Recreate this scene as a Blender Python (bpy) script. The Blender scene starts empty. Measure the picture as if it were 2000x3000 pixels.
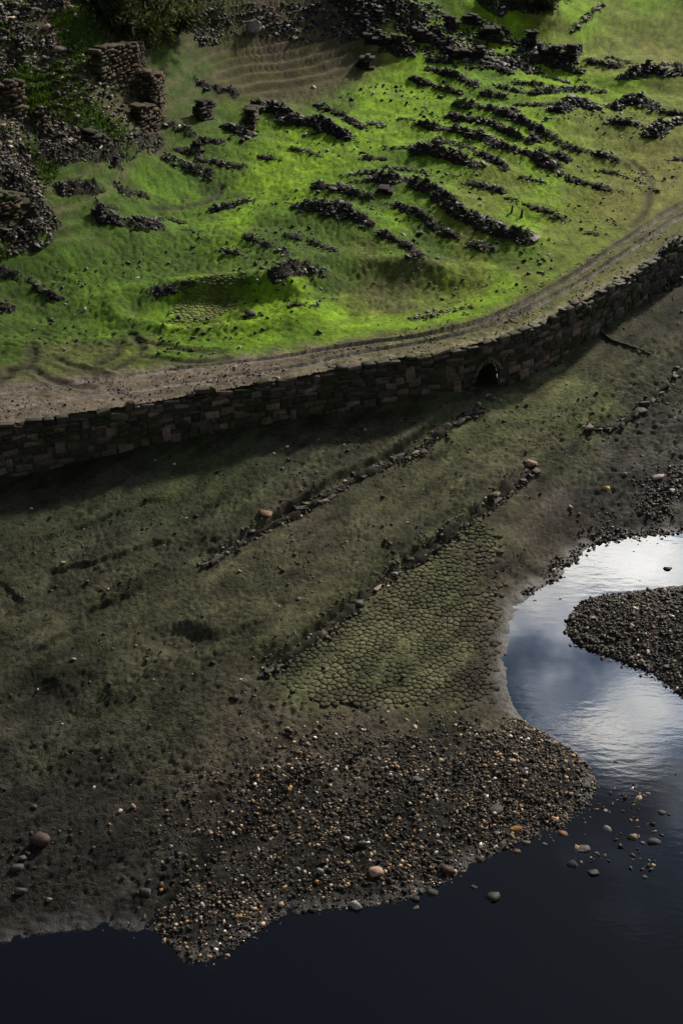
import bpy, bmesh, math, random
import numpy as np
from mathutils import Vector, Matrix, Euler

random.seed(11)
RNG = np.random.default_rng(11)
R = math.radians
SC = bpy.context.scene
COL = SC.collection

# ------------------------------------------------------------------ camera
CAM_Z = 24.0
PITCH = 33.0
VFOV = 40.0
cd = bpy.data.cameras.new('camera')
cam = bpy.data.objects.new('camera', cd)
COL.objects.link(cam)
cam.location = (0, 0, CAM_Z)
cam.rotation_euler = (R(90 - PITCH), 0, 0)
cd.sensor_fit = 'VERTICAL'
cd.sensor_height = 36.0
cd.lens = 18.0 / math.tan(R(VFOV / 2))
cd.clip_start = 0.5
cd.clip_end = 5000
SC.camera = cam

# ------------------------------------------------------------------ sky and sun
SUN_AZ = 33.0      # degrees clockwise from +Y (towards the right of the view)
SUN_EL = 27.0
CLOUD_W = 10.0      # which slice of the cloud noise the sky shows
world = bpy.data.worlds.new('World')
SC.world = world
world.use_nodes = True
wn = world.node_tree
wn.nodes.clear()
def WN(t, **kw):
    n = wn.nodes.new(t)
    for k, v in kw.items():
        setattr(n, k, v)
    return n
wo = WN('ShaderNodeOutputWorld')
bg = WN('ShaderNodeBackground')
bg.inputs['Strength'].default_value = 0.06
sky = WN('ShaderNodeTexSky', sky_type='NISHITA', sun_disc=False)
sky.sun_elevation = R(SUN_EL)
sky.sun_rotation = R(SUN_AZ)
sky.air_density = 1.0
sky.dust_density = 0.6
sky.ozone_density = 1.0
tc = WN('ShaderNodeTexCoord')
sep = WN('ShaderNodeSeparateXYZ')
wn.links.new(tc.outputs['Generated'], sep.inputs[0])
def wm(op, a, b=None, c=None, clamp=False):
    n = WN('ShaderNodeMath', operation=op)
    n.use_clamp = clamp
    for i, v in enumerate((a, b, c)):
        if v is None:
            continue
        if isinstance(v, (int, float)):
            n.inputs[i].default_value = v
        else:
            wn.links.new(v, n.inputs[i])
    return n.outputs[0]
zc = wm('ADD', wm('MAXIMUM', sep.outputs['Z'], 0.0), 0.12)
cx_ = wm('DIVIDE', sep.outputs['X'], zc)
cy_ = wm('DIVIDE', sep.outputs['Y'], zc)
comb = WN('ShaderNodeCombineXYZ')
wn.links.new(cx_, comb.inputs[0])
wn.links.new(cy_, comb.inputs[1])
comb.inputs[2].default_value = CLOUD_W
nz = WN('ShaderNodeTexNoise')
nz.inputs['Scale'].default_value = 3.6
nz.inputs['Detail'].default_value = 7.0
nz.inputs['Roughness'].default_value = 0.52
nz.inputs['Distortion'].default_value = 0.25
wn.links.new(comb.outputs[0], nz.inputs['Vector'])
# the cloud field thickens towards the horizon, the zenith is open
elev_bias = wm('MULTIPLY_ADD', sep.outputs['Z'], -4.0, 2.76)
dens = wm('ADD', nz.outputs['Fac'], elev_bias)
mr = WN('ShaderNodeMapRange', interpolation_type='SMOOTHSTEP')
mr.inputs['From Min'].default_value = 0.40
mr.inputs['From Max'].default_value = 0.68
wn.links.new(dens, mr.inputs['Value'])
# clouds are brighter towards the sun
sd_ = Vector((math.sin(R(SUN_AZ)) * math.cos(R(SUN_EL)), math.cos(R(SUN_AZ)) * math.cos(R(SUN_EL)), math.sin(R(SUN_EL))))
dot = WN('ShaderNodeVectorMath', operation='DOT_PRODUCT')
wn.links.new(tc.outputs['Generated'], dot.inputs[0])
dot.inputs[1].default_value = sd_
glow = wm('POWER', wm('MAXIMUM', dot.outputs['Value'], 0.0), 14.0)
cl_b = wm('MULTIPLY_ADD', glow, 80.0, 4.0)
shade = WN('ShaderNodeMapRange', interpolation_type='SMOOTHSTEP')
shade.inputs['From Min'].default_value = 0.40
shade.inputs['From Max'].default_value = 0.70
shade.inputs['To Min'].default_value = 0.38
shade.inputs['To Max'].default_value = 3.2
nz2 = WN('ShaderNodeTexNoise')
nz2.inputs['Scale'].default_value = 5.0
nz2.inputs['Detail'].default_value = 5.0
cofs = WN('ShaderNodeVectorMath', operation='ADD')
wn.links.new(comb.outputs[0], cofs.inputs[0])
cofs.inputs[1].default_value = (7.3, 2.1, 0)
wn.links.new(cofs.outputs[0], nz2.inputs['Vector'])
wn.links.new(nz2.outputs['Fac'], shade.inputs['Value'])
cl_b2 = wm('MULTIPLY', cl_b, shade.outputs[0])
ccol = WN('ShaderNodeCombineXYZ')
# thin cloud lets the blue through, thick cloud is white
thick = wm('MULTIPLY', shade.outputs[0], 0.42, clamp=True)
wn.links.new(wm('MULTIPLY', cl_b2, wm('MULTIPLY_ADD', thick, 0.63, 0.37)), ccol.inputs[0])
wn.links.new(wm('MULTIPLY', cl_b2, wm('MULTIPLY_ADD', thick, 0.41, 0.58)), ccol.inputs[1])
wn.links.new(wm('MULTIPLY', cl_b2, wm('MULTIPLY_ADD', thick, -0.04, 1.0)), ccol.inputs[2])
mixw = WN('ShaderNodeMix', data_type='RGBA')
wn.links.new(mr.outputs[0], mixw.inputs['Factor'])
hsv = WN('ShaderNodeHueSaturation')
hsv.inputs['Saturation'].default_value = 0.75
hsv.inputs['Value'].default_value = 0.8
wn.links.new(sky.outputs[0], hsv.inputs['Color'])
wn.links.new(hsv.outputs[0], mixw.inputs['A'])
wn.links.new(ccol.outputs[0], mixw.inputs['B'])
wn.links.new(mixw.outputs['Result'], bg.inputs['Color'])
wn.links.new(bg.outputs[0], wo.inputs[0])

sl = bpy.data.lights.new('sun', 'SUN')
sl.energy = 5.0
sl.angle = R(3.5)
sl.color = (1.0, 0.90, 0.74)
sun = bpy.data.objects.new('sun', sl)
COL.objects.link(sun)
sun.rotation_euler = (-sd_).to_track_quat('-Z', 'Y').to_euler()
sun.location = (30, 40, 60)

SC.view_settings.view_transform = 'Standard'
SC.view_settings.look = 'None'
SC.view_settings.exposure = 0.22
SC.view_settings.gamma = 1.0
SC.view_settings.use_curve_mapping = False
SC.render.engine = 'CYCLES'
SC.cycles.max_bounces = 6
SC.cycles.transparent_max_bounces = 8
SC.cycles.sample_clamp_indirect = 4.0

# ------------------------------------------------------------------ picture measurements to places on the ground
FPX = 1500.0 / math.tan(R(VFOV / 2))
CP, SP = math.cos(R(PITCH)), math.sin(R(PITCH))
OFF = {'A': (0, 0), 'B': (1000, 0), 'C': (0, 600), 'D': (1000, 600), 'E': (0, 1300), 'G': (1000, 1300), 'H': (0, 2100), 'I': (1000, 2100)}
def T(k, pts):
    p = np.array(pts, float).reshape(-1, 2)
    if k == 'F':
        return p * (2000 / 1568)
    return p * (1000 / 1568) + np.array(OFF[k], float)
def ray(p):
    cx = (p[:, 0] - 1000) / FPX
    cy = (1500 - p[:, 1]) / FPX
    return np.stack([cx, CP + cy * SP, -SP + cy * CP], 1)
def at_z(p, z):
    p = np.asarray(p, float).reshape(-1, 2)
    d = ray(p)
    t = (np.asarray(z) - CAM_Z) / d[:, 2]
    return np.stack([d[:, 0] * t, d[:, 1] * t], 1)
def z_for_row(y, py):
    cy = (1500 - np.asarray(py, float)) / FPX
    return CAM_Z + (cy * y * CP - y * SP) / (CP + cy * SP)
def project(x, y, z):
    dz = z - CAM_Z
    depth = y * CP - dz * SP
    return 1000 + FPX * x / depth, 1500 - FPX * (y * SP + dz * CP) / depth

# ------------------------------------------------------------------ noise
_perm = np.random.default_rng(5).permutation(256)
_perm = np.concatenate([_perm, _perm])
_g = np.random.default_rng(6).uniform(0, 2 * np.pi, 256)
_gx, _gy = np.cos(_g), np.sin(_g)
def pn(x, y, sc, seed=0):
    x = np.asarray(x, float) / sc + seed * 17.31
    y = np.asarray(y, float) / sc + seed * 9.17
    xi = np.floor(x).astype(int)
    yi = np.floor(y).astype(int)
    fx, fy = x - xi, y - yi
    u, v = fx * fx * fx * (fx * (fx * 6 - 15) + 10), fy * fy * fy * (fy * (fy * 6 - 15) + 10)
    def gr(ix, iy, dx, dy):
        h = _perm[(_perm[ix & 255] + iy) & 255]
        return _gx[h] * dx + _gy[h] * dy
    a = gr(xi, yi, fx, fy); b = gr(xi + 1, yi, fx - 1, fy)
    c = gr(xi, yi + 1, fx, fy - 1); d = gr(xi + 1, yi + 1, fx - 1, fy - 1)
    return 1.5 * ((a + u * (b - a)) * (1 - v) + (c + u * (d - c)) * v)
def fbm(x, y, sc, o=3, seed=0):
    r = 0; a = 1.0
    for i in range(o):
        r = r + a * pn(x, y, sc / 2 ** i, seed + i * 3)
        a *= 0.5
    return r
def sstep(a, b, x):
    t = np.clip((x - a) / (b - a), 0, 1)
    return t * t * (3 - 2 * t)

# ------------------------------------------------------------------ distances to lines and areas
_memo = {}
def seg_dist(x, y, pts, want_side=False):
    if np.size(x) > 300000:
        key = (id(pts), want_side, np.size(x), float(np.ravel(x)[7]), float(np.ravel(y)[-9]))
        if key not in _memo:
            _memo[key] = _seg_dist(x, y, pts, want_side)
        return _memo[key]
    return _seg_dist(x, y, pts, want_side)
def _seg_dist(x, y, pts, want_side=False):
    x = np.asarray(x, float); y = np.asarray(y, float)
    best = np.full(x.shape, 1e18); s_at = np.zeros(x.shape); side = np.zeros(x.shape)
    acc = 0.0
    for (ax, ay), (bx, by) in zip(pts[:-1], pts[1:]):
        dx, dy = bx - ax, by - ay
        L2 = dx * dx + dy * dy + 1e-12
        t = np.clip(((x - ax) * dx + (y - ay) * dy) / L2, 0, 1)
        ex, ey = x - ax - t * dx, y - ay - t * dy
        d2 = ex * ex + ey * ey
        m = d2 < best
        best = np.where(m, d2, best)
        L = math.sqrt(L2)
        s_at = np.where(m, acc + t * L, s_at)
        if want_side:
            side = np.where(m, dx * ey - dy * ex, side)
        acc += L
    if want_side:
        return np.sqrt(best) * np.where(side >= 0, 1, -1), s_at
    return np.sqrt(best), s_at
def inside(x, y, poly):
    r = np.zeros(np.shape(x), bool)
    n = len(poly)
    for i in range(n):
        ax, ay = poly[i]; bx, by = poly[(i + 1) % n]
        if abs(by - ay) < 1e-12:
            continue
        c = ((ay > y) != (by > y)) & (x < (bx - ax) * (y - ay) / (by - ay) + ax)
        r ^= c
    return r
def smooth_line(p, n=6):
    p = np.asarray(p, float)
    out = []
    for i in range(len(p) - 1):
        p0 = p[max(i - 1, 0)]; p1 = p[i]; p2 = p[i + 1]; p3 = p[min(i + 2, len(p) - 1)]
        for t in np.linspace(0, 1, n, endpoint=False):
            out.append(0.5 * ((2 * p1) + (-p0 + p2) * t + (2 * p0 - 5 * p1 + 4 * p2 - p3) * t * t + (-p0 + 3 * p1 - 3 * p2 + p3) * t ** 3))
    out.append(p[-1])
    return np.array(out)

# ------------------------------------------------------------------ the retaining wall line
ROAD_Z = 3.0
wt = [(0, 1250), (191, 1216), (383, 1188), (638, 1146), (880, 1103), (1060, 1066), (1255, 1038), (1383, 1011), (1510, 976), (1606, 935), (1702, 888), (1797, 836), (1893, 779), (1950, 747)]
wb = [(0, 1399), (191, 1356), (383, 1312), (638, 1262), (880, 1218), (1060, 1190), (1255, 1160), (1383, 1140), (1510, 1112), (1606, 1068), (1702, 1010), (1797, 942), (1893, 858), (1950, 800)]
WXY = at_z(wt, ROAD_Z)
WBZ = z_for_row(WXY[:, 1], [b[1] for b in wb])
WBZ = np.clip(WBZ, 0.9, 1.6)
d0 = WXY[0] - WXY[1]; d0 /= np.linalg.norm(d0)
d1 = WXY[-1] - WXY[-2]; d1 /= np.linalg.norm(d1)
WLINE = smooth_line(WXY, 5)
WLINE = np.vstack([WLINE[0] + d0 * 40 + np.array([0, -6]), WLINE[0] + d0 * 14 + np.array([0, -.6]), WLINE, WLINE[-1] + d1 * 10, WLINE[-1] + d1 * 60])
_, s_ctrl = seg_dist(WXY[:, 0], WXY[:, 1], WLINE)
def wall_base(s):
    return np.interp(s, s_ctrl, WBZ)
WSEG = np.concatenate([[0], np.cumsum(np.linalg.norm(np.diff(WLINE, axis=0), axis=1))])
def wall_at(s):
    x = np.interp(s, WSEG, WLINE[:, 0]); y = np.interp(s, WSEG, WLINE[:, 1])
    x2 = np.interp(s + .3, WSEG, WLINE[:, 0]); y2 = np.interp(s + .3, WSEG, WLINE[:, 1])
    x1 = np.interp(s - .3, WSEG, WLINE[:, 0]); y1 = np.interp(s - .3, WSEG, WLINE[:, 1])
    tx, ty = x2 - x1, y2 - y1
    L = np.hypot(tx, ty)
    return x, y, tx / L, ty / L
S_VIS0, S_VIS1 = s_ctrl[0], s_ctrl[-1]

# wheel ruts and grassy edge of the road, measured from the wall
def rut_out(s):
    return np.interp(s - S_VIS0, [0, 5, 9, 13, 20, 24, 27, 31, 40], [2.2, 1.96, 1.56, 1.42, 1.48, 1.66, 1.95, 2.3, 2.5])
def rut_in(s):
    return np.interp(s - S_VIS0, [0, 6, 10, 14, 20, 23, 26, 30, 40], [1.15, .86, .70, .92, 1.06, 1.07, 1.25, 1.62, 1.8])
def road_edge(s):
    return np.interp(s - S_VIS0, [-4, 0, 3.7, 7.4, 11, 16, 24, 30, 40], [3.3, 2.7, 2.2, 2.0, 1.75, 1.75, 1.95, 2.5, 2.7])

# ------------------------------------------------------------------ shoreline
shore = T('F', [(0, 2170), (90, 2148), (180, 2138), (280, 2138), (360, 2155), (395, 2175), (415, 2205), (440, 2215), (480, 2207), (530, 2185), (570, 2155), (620, 2122), (700, 2097), (780, 2090), (870, 2080), (950, 2060), (1050, 2012), (1120, 1972), (1200, 1932), (1270, 1905), (1325, 1872), (1358, 1832), (1368, 1795), (1355, 1760), (1310, 1720), (1250, 1680), (1190, 1640), (1168, 1590), (1163, 1540), (1170, 1450), (1190, 1400), (1230, 1357), (1280, 1332), (1312, 1298), (1340, 1268), (1400, 1242), (1480, 1232), (1568, 1226)])
SH = smooth_line(at_z(shore, 0.0), 3)
SH = np.vstack([[-60, 14], SH[0] + np.array([-9, -1.6]), SH, SH[-1] + np.array([8, 2.5]), [60, 52]])
WATER = np.vstack([SH, [90, 40], [90, -40], [-60, -40]])
isl = T('F', [(1760, 1330), (1568, 1345), (1480, 1355), (1400, 1364), (1340, 1380), (1312, 1408), (1300, 1440), (1320, 1478), (1370, 1500), (1430, 1520), (1500, 1550), (1540, 1580), (1568, 1603), (1760, 1700)])
ISL = smooth_line(at_z(isl, 0.0), 3)
ISLC = np.vstack([ISL, ISL[0]])

# ------------------------------------------------------------------ base heights above the wall: thin-plate spline through measured points
ctl = [(0, 1250, 3.0), (500, 1171, 3), (1000, 1075, 3), (1400, 1005, 3.0), (1700, 890, 3.0), (1950, 747, 3.0), (2200, 560, 3.05),
       (-400, 1250, 3.2), (0, 1080, 3.1), (500, 1020, 3.1), (1000, 960, 3.0), (1500, 850, 3), (1900, 600, 3.05), (-400, 1000, 4.0),
       (0, 900, 3.5), (0, 780, 4.3), (0, 600, 5.4), (0, 400, 6.9), (0, 200, 8.6), (0, 0, 10.2), (-400, 600, 7), (-400, 200, 10.5),
       (250, 720, 3.9), (230, 520, 5.2), (230, 350, 6.6), (230, 180, 8.3), (230, 20, 9.8),
       (430, 560, 3.75), (430, 420, 4.5), (430, 300, 5.6), (420, 200, 6.7), (400, 80, 7.9), (400, -60, 9),
       (650, 650, 3.35), (640, 450, 3.8), (640, 330, 4.2), (640, 220, 5.1), (640, 110, 6.2), (640, 0, 7.6),
       (1000, 700, 3.2), (1000, 480, 3.5), (1000, 300, 3.9), (1000, 180, 4.6), (1000, 70, 5.8), (1000, -40, 7.2),
       (1400, 600, 3.2), (1400, 400, 3.4), (1400, 230, 3.7), (1400, 100, 4.5), (1400, -30, 6),
       (1800, 400, 3.3), (1800, 200, 3.5), (1800, 60, 4.2), (1800, -40, 5), (2200, 300, 3.4), (2200, 60, 4.3), (2200, -60, 5.5)]
CT = np.array(ctl)
CXY = at_z(CT[:, :2], CT[:, 2])
CZ = CT[:, 2]
def tps_k(r2):
    return 0.5 * r2 * np.log(r2 + 1e-9)
_n = len(CZ)
_D = ((CXY[:, None] - CXY[None]) ** 2).sum(2)
_K = tps_k(_D / 100.0) + np.eye(_n) * 0.03
_P = np.hstack([np.ones((_n, 1)), CXY / 10.0])
_A = np.block([[_K, _P], [_P.T, np.zeros((3, 3))]])
_W = np.linalg.solve(_A, np.concatenate([CZ, np.zeros(3)]))
def tps(x, y):
    r = _W[_n] + _W[_n + 1] * x / 10 + _W[_n + 2] * y / 10
    for i in range(_n):
        r = r + _W[i] * tps_k(((x - CXY[i, 0]) ** 2 + (y - CXY[i, 1]) ** 2) / 100.0)
    return r
def upper_base(x, y):
    yc = np.minimum(y, 92.0)
    xc = np.clip(x, -34, 40)
    z = tps(xc, yc)
    z = np.maximum(z, 2.9)
    z = z + np.maximum(y - 92, 0) * 0.33 + np.maximum(-34 - x, 0) * 0.35
    return z

# tyre tracks, ditches and ledges are lines on the ground
LEDGE_H = (.12, .11, .08, .07, .24, .24)
def gl(k, pts, z):
    return smooth_line(at_z(T(k, pts), z), 5)
TRACKS = [gl('C', [(20, 760), (110, 730), (150, 690), (145, 640)], 3.1), gl('C', [(110, 740), (60, 755), (0, 800)], 3.1),
          gl('C', [(600, 580), (640, 620), (640, 660), (600, 700), (520, 740)], 3.1), gl('C', [(500, 605), (540, 630), (520, 680), (440, 720)], 3.1),
          gl('C', [(620, 610), (760, 640), (900, 660), (1010, 662)], 3.1), gl('C', [(660, 685), (780, 700), (900, 710), (1040, 700)], 3.1),
          gl('C', [(250, 690), (350, 730), (480, 770)], 3.1), gl('C', [(150, 740), (260, 800), (420, 830)], 3.1),
          gl('B', [(1330, 755), (1400, 810), (1415, 880), (1390, 960), (1330, 1030)], 3.1),
          gl('A', [(710, 910), (800, 880), (900, 850), (970, 825), (1010, 780)], 4.0)]
LEDGES = [gl('E', [(0, 1050), (100, 985), (250, 905), (380, 850), (440, 775), (600, 690), (720, 625), (840, 590)], .75),
          gl('E', [(0, 770), (150, 750), (250, 610), (400, 570), (500, 560), (620, 515), (700, 490), (900, 460)], .9),
          gl('E', [(0, 600), (200, 460), (400, 400), (560, 355), (700, 300), (900, 260)], 1.0),
          gl('E', [(900, 965), (1010, 930), (1150, 860), (1300, 770)], .55),
          gl('F', [(480, 1300), (560, 1250), (640, 1200), (740, 1145), (860, 1080), (940, 1040), (1010, 990), (1080, 945)], .8),
          gl('F', [(610, 1555), (700, 1480), (780, 1420), (860, 1355), (930, 1300), (1000, 1255), (1080, 1200), (1150, 1140), (1225, 1080)], .5)]
HOLLOWS = [('C', (1000, 455), 3.3, 1.75, 0.38), ('D', (230, 420), 4.2, 2.9, 0.34), ('E', (830, 890), 1.1, .8, 0.22), ('E', (200, 1170), 2.0, 1.4, 0.2), ('D', (760, 880), 1.3, .7, .12)]
HOL = []
for k, p, rx, ry, dep in HOLLOWS:
    z0 = 3.1 if k in 'CD' and p[1] < 600 else .8
    HOL.append((*at_z(T(k, [p]), z0)[0], rx, ry, dep))
# areas of curled, cracked mud
def area(k, pts, z):
    return at_z(T(k, pts), z)
CRACK_MAIN = area('F', [(625, 1560), (760, 1455), (930, 1320), (1090, 1205), (1150, 1235), (1165, 1330), (1150, 1440), (1145, 1560), (1150, 1615), (1020, 1628), (880, 1645), (740, 1650), (640, 1625)], .25)
CRACK_POOL = area('C', [(770, 440), (860, 400), (1000, 365), (1150, 375), (1120, 440), (1030, 500), (900, 520), (800, 500)], 2.9)
CRACK_RIGHT = area('B', [(1020, 940), (1120, 890), (1290, 890), (1370, 920), (1330, 1000), (1200, 1010), (1080, 980)], 3.1)
CRACK_LEFT = area('H', [(20, 900), (130, 770), (300, 730), (450, 760), (480, 870), (340, 930), (120, 960)], .2)
CRACKS = [(CRACK_MAIN, .165, .026), (CRACK_POOL, .15, .026)]
def crack_mask(x, y):
    m = np.zeros(np.shape(x))
    for poly, sz, h in CRACKS:
        x0, y0 = poly.min(0) - 1; x1, y1 = poly.max(0) + 1
        k = (x > x0) & (x < x1) & (y > y0) & (y < y1)
        if not k.any():
            continue
        d, _ = seg_dist(x[k], y[k], np.vstack([poly, poly[0]]))
        ins = inside(x[k], y[k], poly)
        m[k] = np.maximum(m[k], np.where(ins, sstep(0, .35, d), 0) * h)
    return m

SWELLS = []
def swell(x, y):
    r = np.zeros(x.shape)
    for ln, h, w in SWELLS:
        x0, y0 = ln.min(0) - 2.6 * w; x1, y1 = ln.max(0) + 2.6 * w
        k = (x > x0) & (x < x1) & (y > y0) & (y < y1)
        if k.any():
            d, _ = _seg_dist(x[k], y[k], ln)
            r[k] = np.maximum(r[k], h * np.exp(-(d / w) ** 2) * 1.0)
    return r
def pits(x, y, sc, seed):
    n = pn(x, y, sc, seed)
    return -np.clip(-n - .12, 0, 1) * 1.8 + .25 * n
_rd = LEDGES[5][-1] - LEDGES[5][0]
ROWD = _rd / np.linalg.norm(_rd)
def ground(x, y, fine=True):
    """height of the ground: upper village terrace, riverbed, lake bed"""
    x = np.asarray(x, float); y = np.asarray(y, float)
    sd, s = seg_dist(x, y, WLINE, True)
    up = sd > 0
    z = np.zeros(x.shape)
    # ---- upper side
    if up.any():
        xu, yu, su, ss = x[up], y[up], sd[up], s[up]
        zu = upper_base(xu, yu)
        road = 1 - sstep(road_edge(ss) + .2, road_edge(ss) + 3.4, su)
        zu = zu * (1 - road) + ROAD_Z * road
        und = (fbm(xu, yu, 5.5, 2, 3) * 0.20 + .06 * pn(xu * .6 + yu * .25, yu * .9, 1.9, 8)) * (1 - .9 * road)
        zu = zu + und + swell(xu, yu) * (1 - road)
        for hx, hy, rx, ry, dep in HOL[:2]:
            q = ((xu - hx) / rx) ** 2 + ((yu - hy) / ry) ** 2
            qq = np.sqrt(q) + 0.14 * pn(xu, yu, 1.6, 7)
            zu -= (1 - road) * dep * (1 - sstep(.55, 1.0, qq)) - (1 - road) * .16 * np.exp(-((qq - 1.12) / .19) ** 2)
        # drawdown terraces on the far slope
        ter = sstep(4.0, 4.5, zu) * sstep(-15, -11, xu) * (1 - sstep(1.5, 6, xu)) * (1.0 + .6 * pn(xu, yu, 6, 15))
        lev = (zu - und - swell(xu, yu) * (1 - road) + .06 * pn(xu, yu, 4.5, 12)) / 0.30
        fr = lev - np.floor(lev)
        zu += np.clip(ter, 0, 1) * 0.30 * ((sstep(0.60, .99, fr) - fr) * 1.0)
        hs = sstep(4.5, 6.5, zu) * sstep(9, 13, -xu)
        if fine:
            g = (1 - .75 * road) * (1 - .6 * np.clip(ter, 0, 1))
            zu += g * (0.022 * pn(xu, yu, .6, 20) + .055 * pits(xu, yu, .2, 21) + 0.02 * pn(xu, yu, .11, 22))
            zu += hs * (.30 * pn(xu, yu, 1.7, 23) + .16 * pn(xu, yu, .7, 24))
            # ruts of the road
            w1 = .05 * pn(ss, ss * 0, 6, 30)
            vis = sstep(S_VIS0 + 3, S_VIS0 + 17, ss)
            wob = w1 + .03 * pn(ss, ss * 0 + 4, 1.3, 34)
            for cf, wd, dp in ((rut_in, .085, .10), (rut_out, .10, .13)):
                q = su - cf(ss) - wob
                zu -= dp * (.15 + .85 * vis) * (sstep(-wd - .05, -wd + .03, q) - sstep(wd - .02, wd + .025, q))
            zu -= .03 * vis * np.exp(-((su - .5 * (rut_in(ss) + rut_out(ss)) - wob) / .05) ** 2)
            zu += vis * .02 * pn(xu, yu, .2, 35) * (su < rut_out(ss))
            zu += road * (.012 * pn(xu, yu, .3, 31) + .008 * pn(xu, yu, .11, 32))
            for tr in TRACKS:
                x0, y0 = tr.min(0) - 1; x1, y1 = tr.max(0) + 1
                k = (xu > x0) & (xu < x1) & (yu > y0) & (yu < y1)
                if k.any():
                    d, _ = seg_dist(xu[k], yu[k], tr)
                    zu[k] += (-.05 * np.exp(-(d / .13) ** 2) + .03 * np.exp(-((d - .28) / .12) ** 2)) * np.clip(.8 + pn(xu[k], yu[k], .7, 33), .2, 1.3)
        z[up] = zu
    lo = ~up
    if lo.any():
        xl, yl, dw, sl_ = x[lo], y[lo], -sd[lo], s[lo]
        ds, _ = seg_dist(xl, yl, SH)
        wet = inside(xl, yl, WATER)
        di, _ = seg_dist(xl, yl, ISLC)
        ini = inside(xl, yl, ISLC)
        zb = wall_base(sl_)
        land = zb * (ds / (ds + .75 * dw + .01))
        land = land + .03 * sstep(0, .8, ds)
        g1 = sstep(0.2, 2.5, ds)
        land += g1 * .10 * fbm(xl, yl, 4.0, 2, 40)
        for li, (ln, hh) in enumerate(zip(LEDGES, LEDGE_H)):
            d, sL = seg_dist(xl, yl, ln, True)
            wv = d + (.16 if li < 4 else .05) * pn(xl, yl, 1.1, 41) + (.07 if li < 4 else .05) * pn(xl, yl, .4, 42)
            tot = np.linalg.norm(np.diff(ln, axis=0), axis=1).sum()
            e = sstep(0, 1.2, sL) * (1 - sstep(tot - 1.2, tot, sL))
            land += e * hh * (sstep(-.07, .07, wv) - sstep(0.0, 2.2, wv)) * g1
        for hx, hy, rx, ry, dep in HOL[2:]:
            q = np.sqrt(((xl - hx) / rx) ** 2 + ((yl - hy) / ry) ** 2)
            land -= dep * (1 - sstep(.3, 1.0, q + .15 * pn(xl, yl, .8, 43)))
        if fine:
            land += .04 * pn(xl, yl, .5, 57) * (1 - sstep(.3, 1.5, ds)) + .02 * pn(xl, yl, .2, 59) * (1 - sstep(.3, 1.0, ds))
            lump = sstep(.0, .8, ds)
            smooth_near_wall = 0.35 + .65 * sstep(.8, 2.8, dw)
            al = xl * ROWD[0] + yl * ROWD[1]; ac = -xl * ROWD[1] + yl * ROWD[0]
            sea = np.clip(.30 + .75 * pn(xl, yl, 2.6, 52) + .30 * pn(xl, yl, .9, 54) + .5 * sstep(5, 11, xl) * sstep(33, 38, yl), .05, 1.2)
            land += lump * smooth_near_wall * (.055 * pn(al * .22, ac, .55, 55) + .030 * pn(al * .3, ac, .26, 56) + sea * (.03 * pn(xl, yl, .4, 44) + .065 * pits(al * .6, ac, .13, 45)) + .022 * pits(al * .7, ac, .11, 58) + .018 * pn(xl, yl, .09, 46))
            land += .012 * pn(xl, yl, .15, 47)
        bed = -np.minimum(.02 + ds * .13 + .02 * ds * ds, 2.2)
        bed = bed + (.05 * pn(xl, yl, .8, 48) if fine else 0) * sstep(0, 1.0, ds)
        zi = .03 + .34 * (1 - np.exp(-di / 1.6)) + (.03 * pn(xl, yl, .5, 49) + .02 * pn(xl, yl, .16, 50) if fine else 0)
        zw = np.where(ini, zi, np.maximum(bed, -np.minimum(.02 + di * .16, 2.2)))
        z[lo] = np.where(wet, zw, land)
    if fine:
        z = z - crack_mask(x, y)
    return z

HGX = np.linspace(-50, 60, 331); HGY = np.linspace(8, 130, 367)
_hx, _hy = np.meshgrid(HGX, HGY)
HGRID = ground(_hx.ravel(), _hy.ravel(), False).reshape(_hx.shape)
def hgrid(x, y):
    fx = np.clip((x - HGX[0]) / (HGX[1] - HGX[0]), 0, len(HGX) - 1.001); fy = np.clip((y - HGY[0]) / (HGY[1] - HGY[0]), 0, len(HGY) - 1.001)
    i = fx.astype(int); j = fy.astype(int)
    a = fx - i; b = fy - j
    return (HGRID[j, i] * (1 - a) + HGRID[j, i + 1] * a) * (1 - b) + (HGRID[j + 1, i] * (1 - a) + HGRID[j + 1, i + 1] * a) * b
def on_ground(p):
    """picture point(s) -> x, y, z where the sight line meets the ground"""
    p = np.asarray(p, float).reshape(-1, 2)
    d = ray(p)
    t0 = (CAM_Z - 14) / -d[:, 2]
    t1 = (CAM_Z + .5) / -d[:, 2]
    N = 160
    a = t0.copy(); b = t1.copy(); hit = np.zeros(len(p), bool)
    for i in range(1, N + 1):
        t = t0 + (t1 - t0) * i / N
        below = (CAM_Z + d[:, 2] * t) < hgrid(d[:, 0] * t, d[:, 1] * t)
        new = below & ~hit
        a[new] = (t0 + (t1 - t0) * (i - 2) / N)[new]; b[new] = (t0 + (t1 - t0) * (i + 1) / N)[new]
        hit |= below
    for i in range(9):
        m = (a + b) / 2
        below = (CAM_Z + d[:, 2] * m) < ground(d[:, 0] * m, d[:, 1] * m, False)
        b = np.where(below, m, b); a = np.where(below, a, m)
    return np.stack([d[:, 0] * b, d[:, 1] * b, CAM_Z + d[:, 2] * b], 1)

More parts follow.
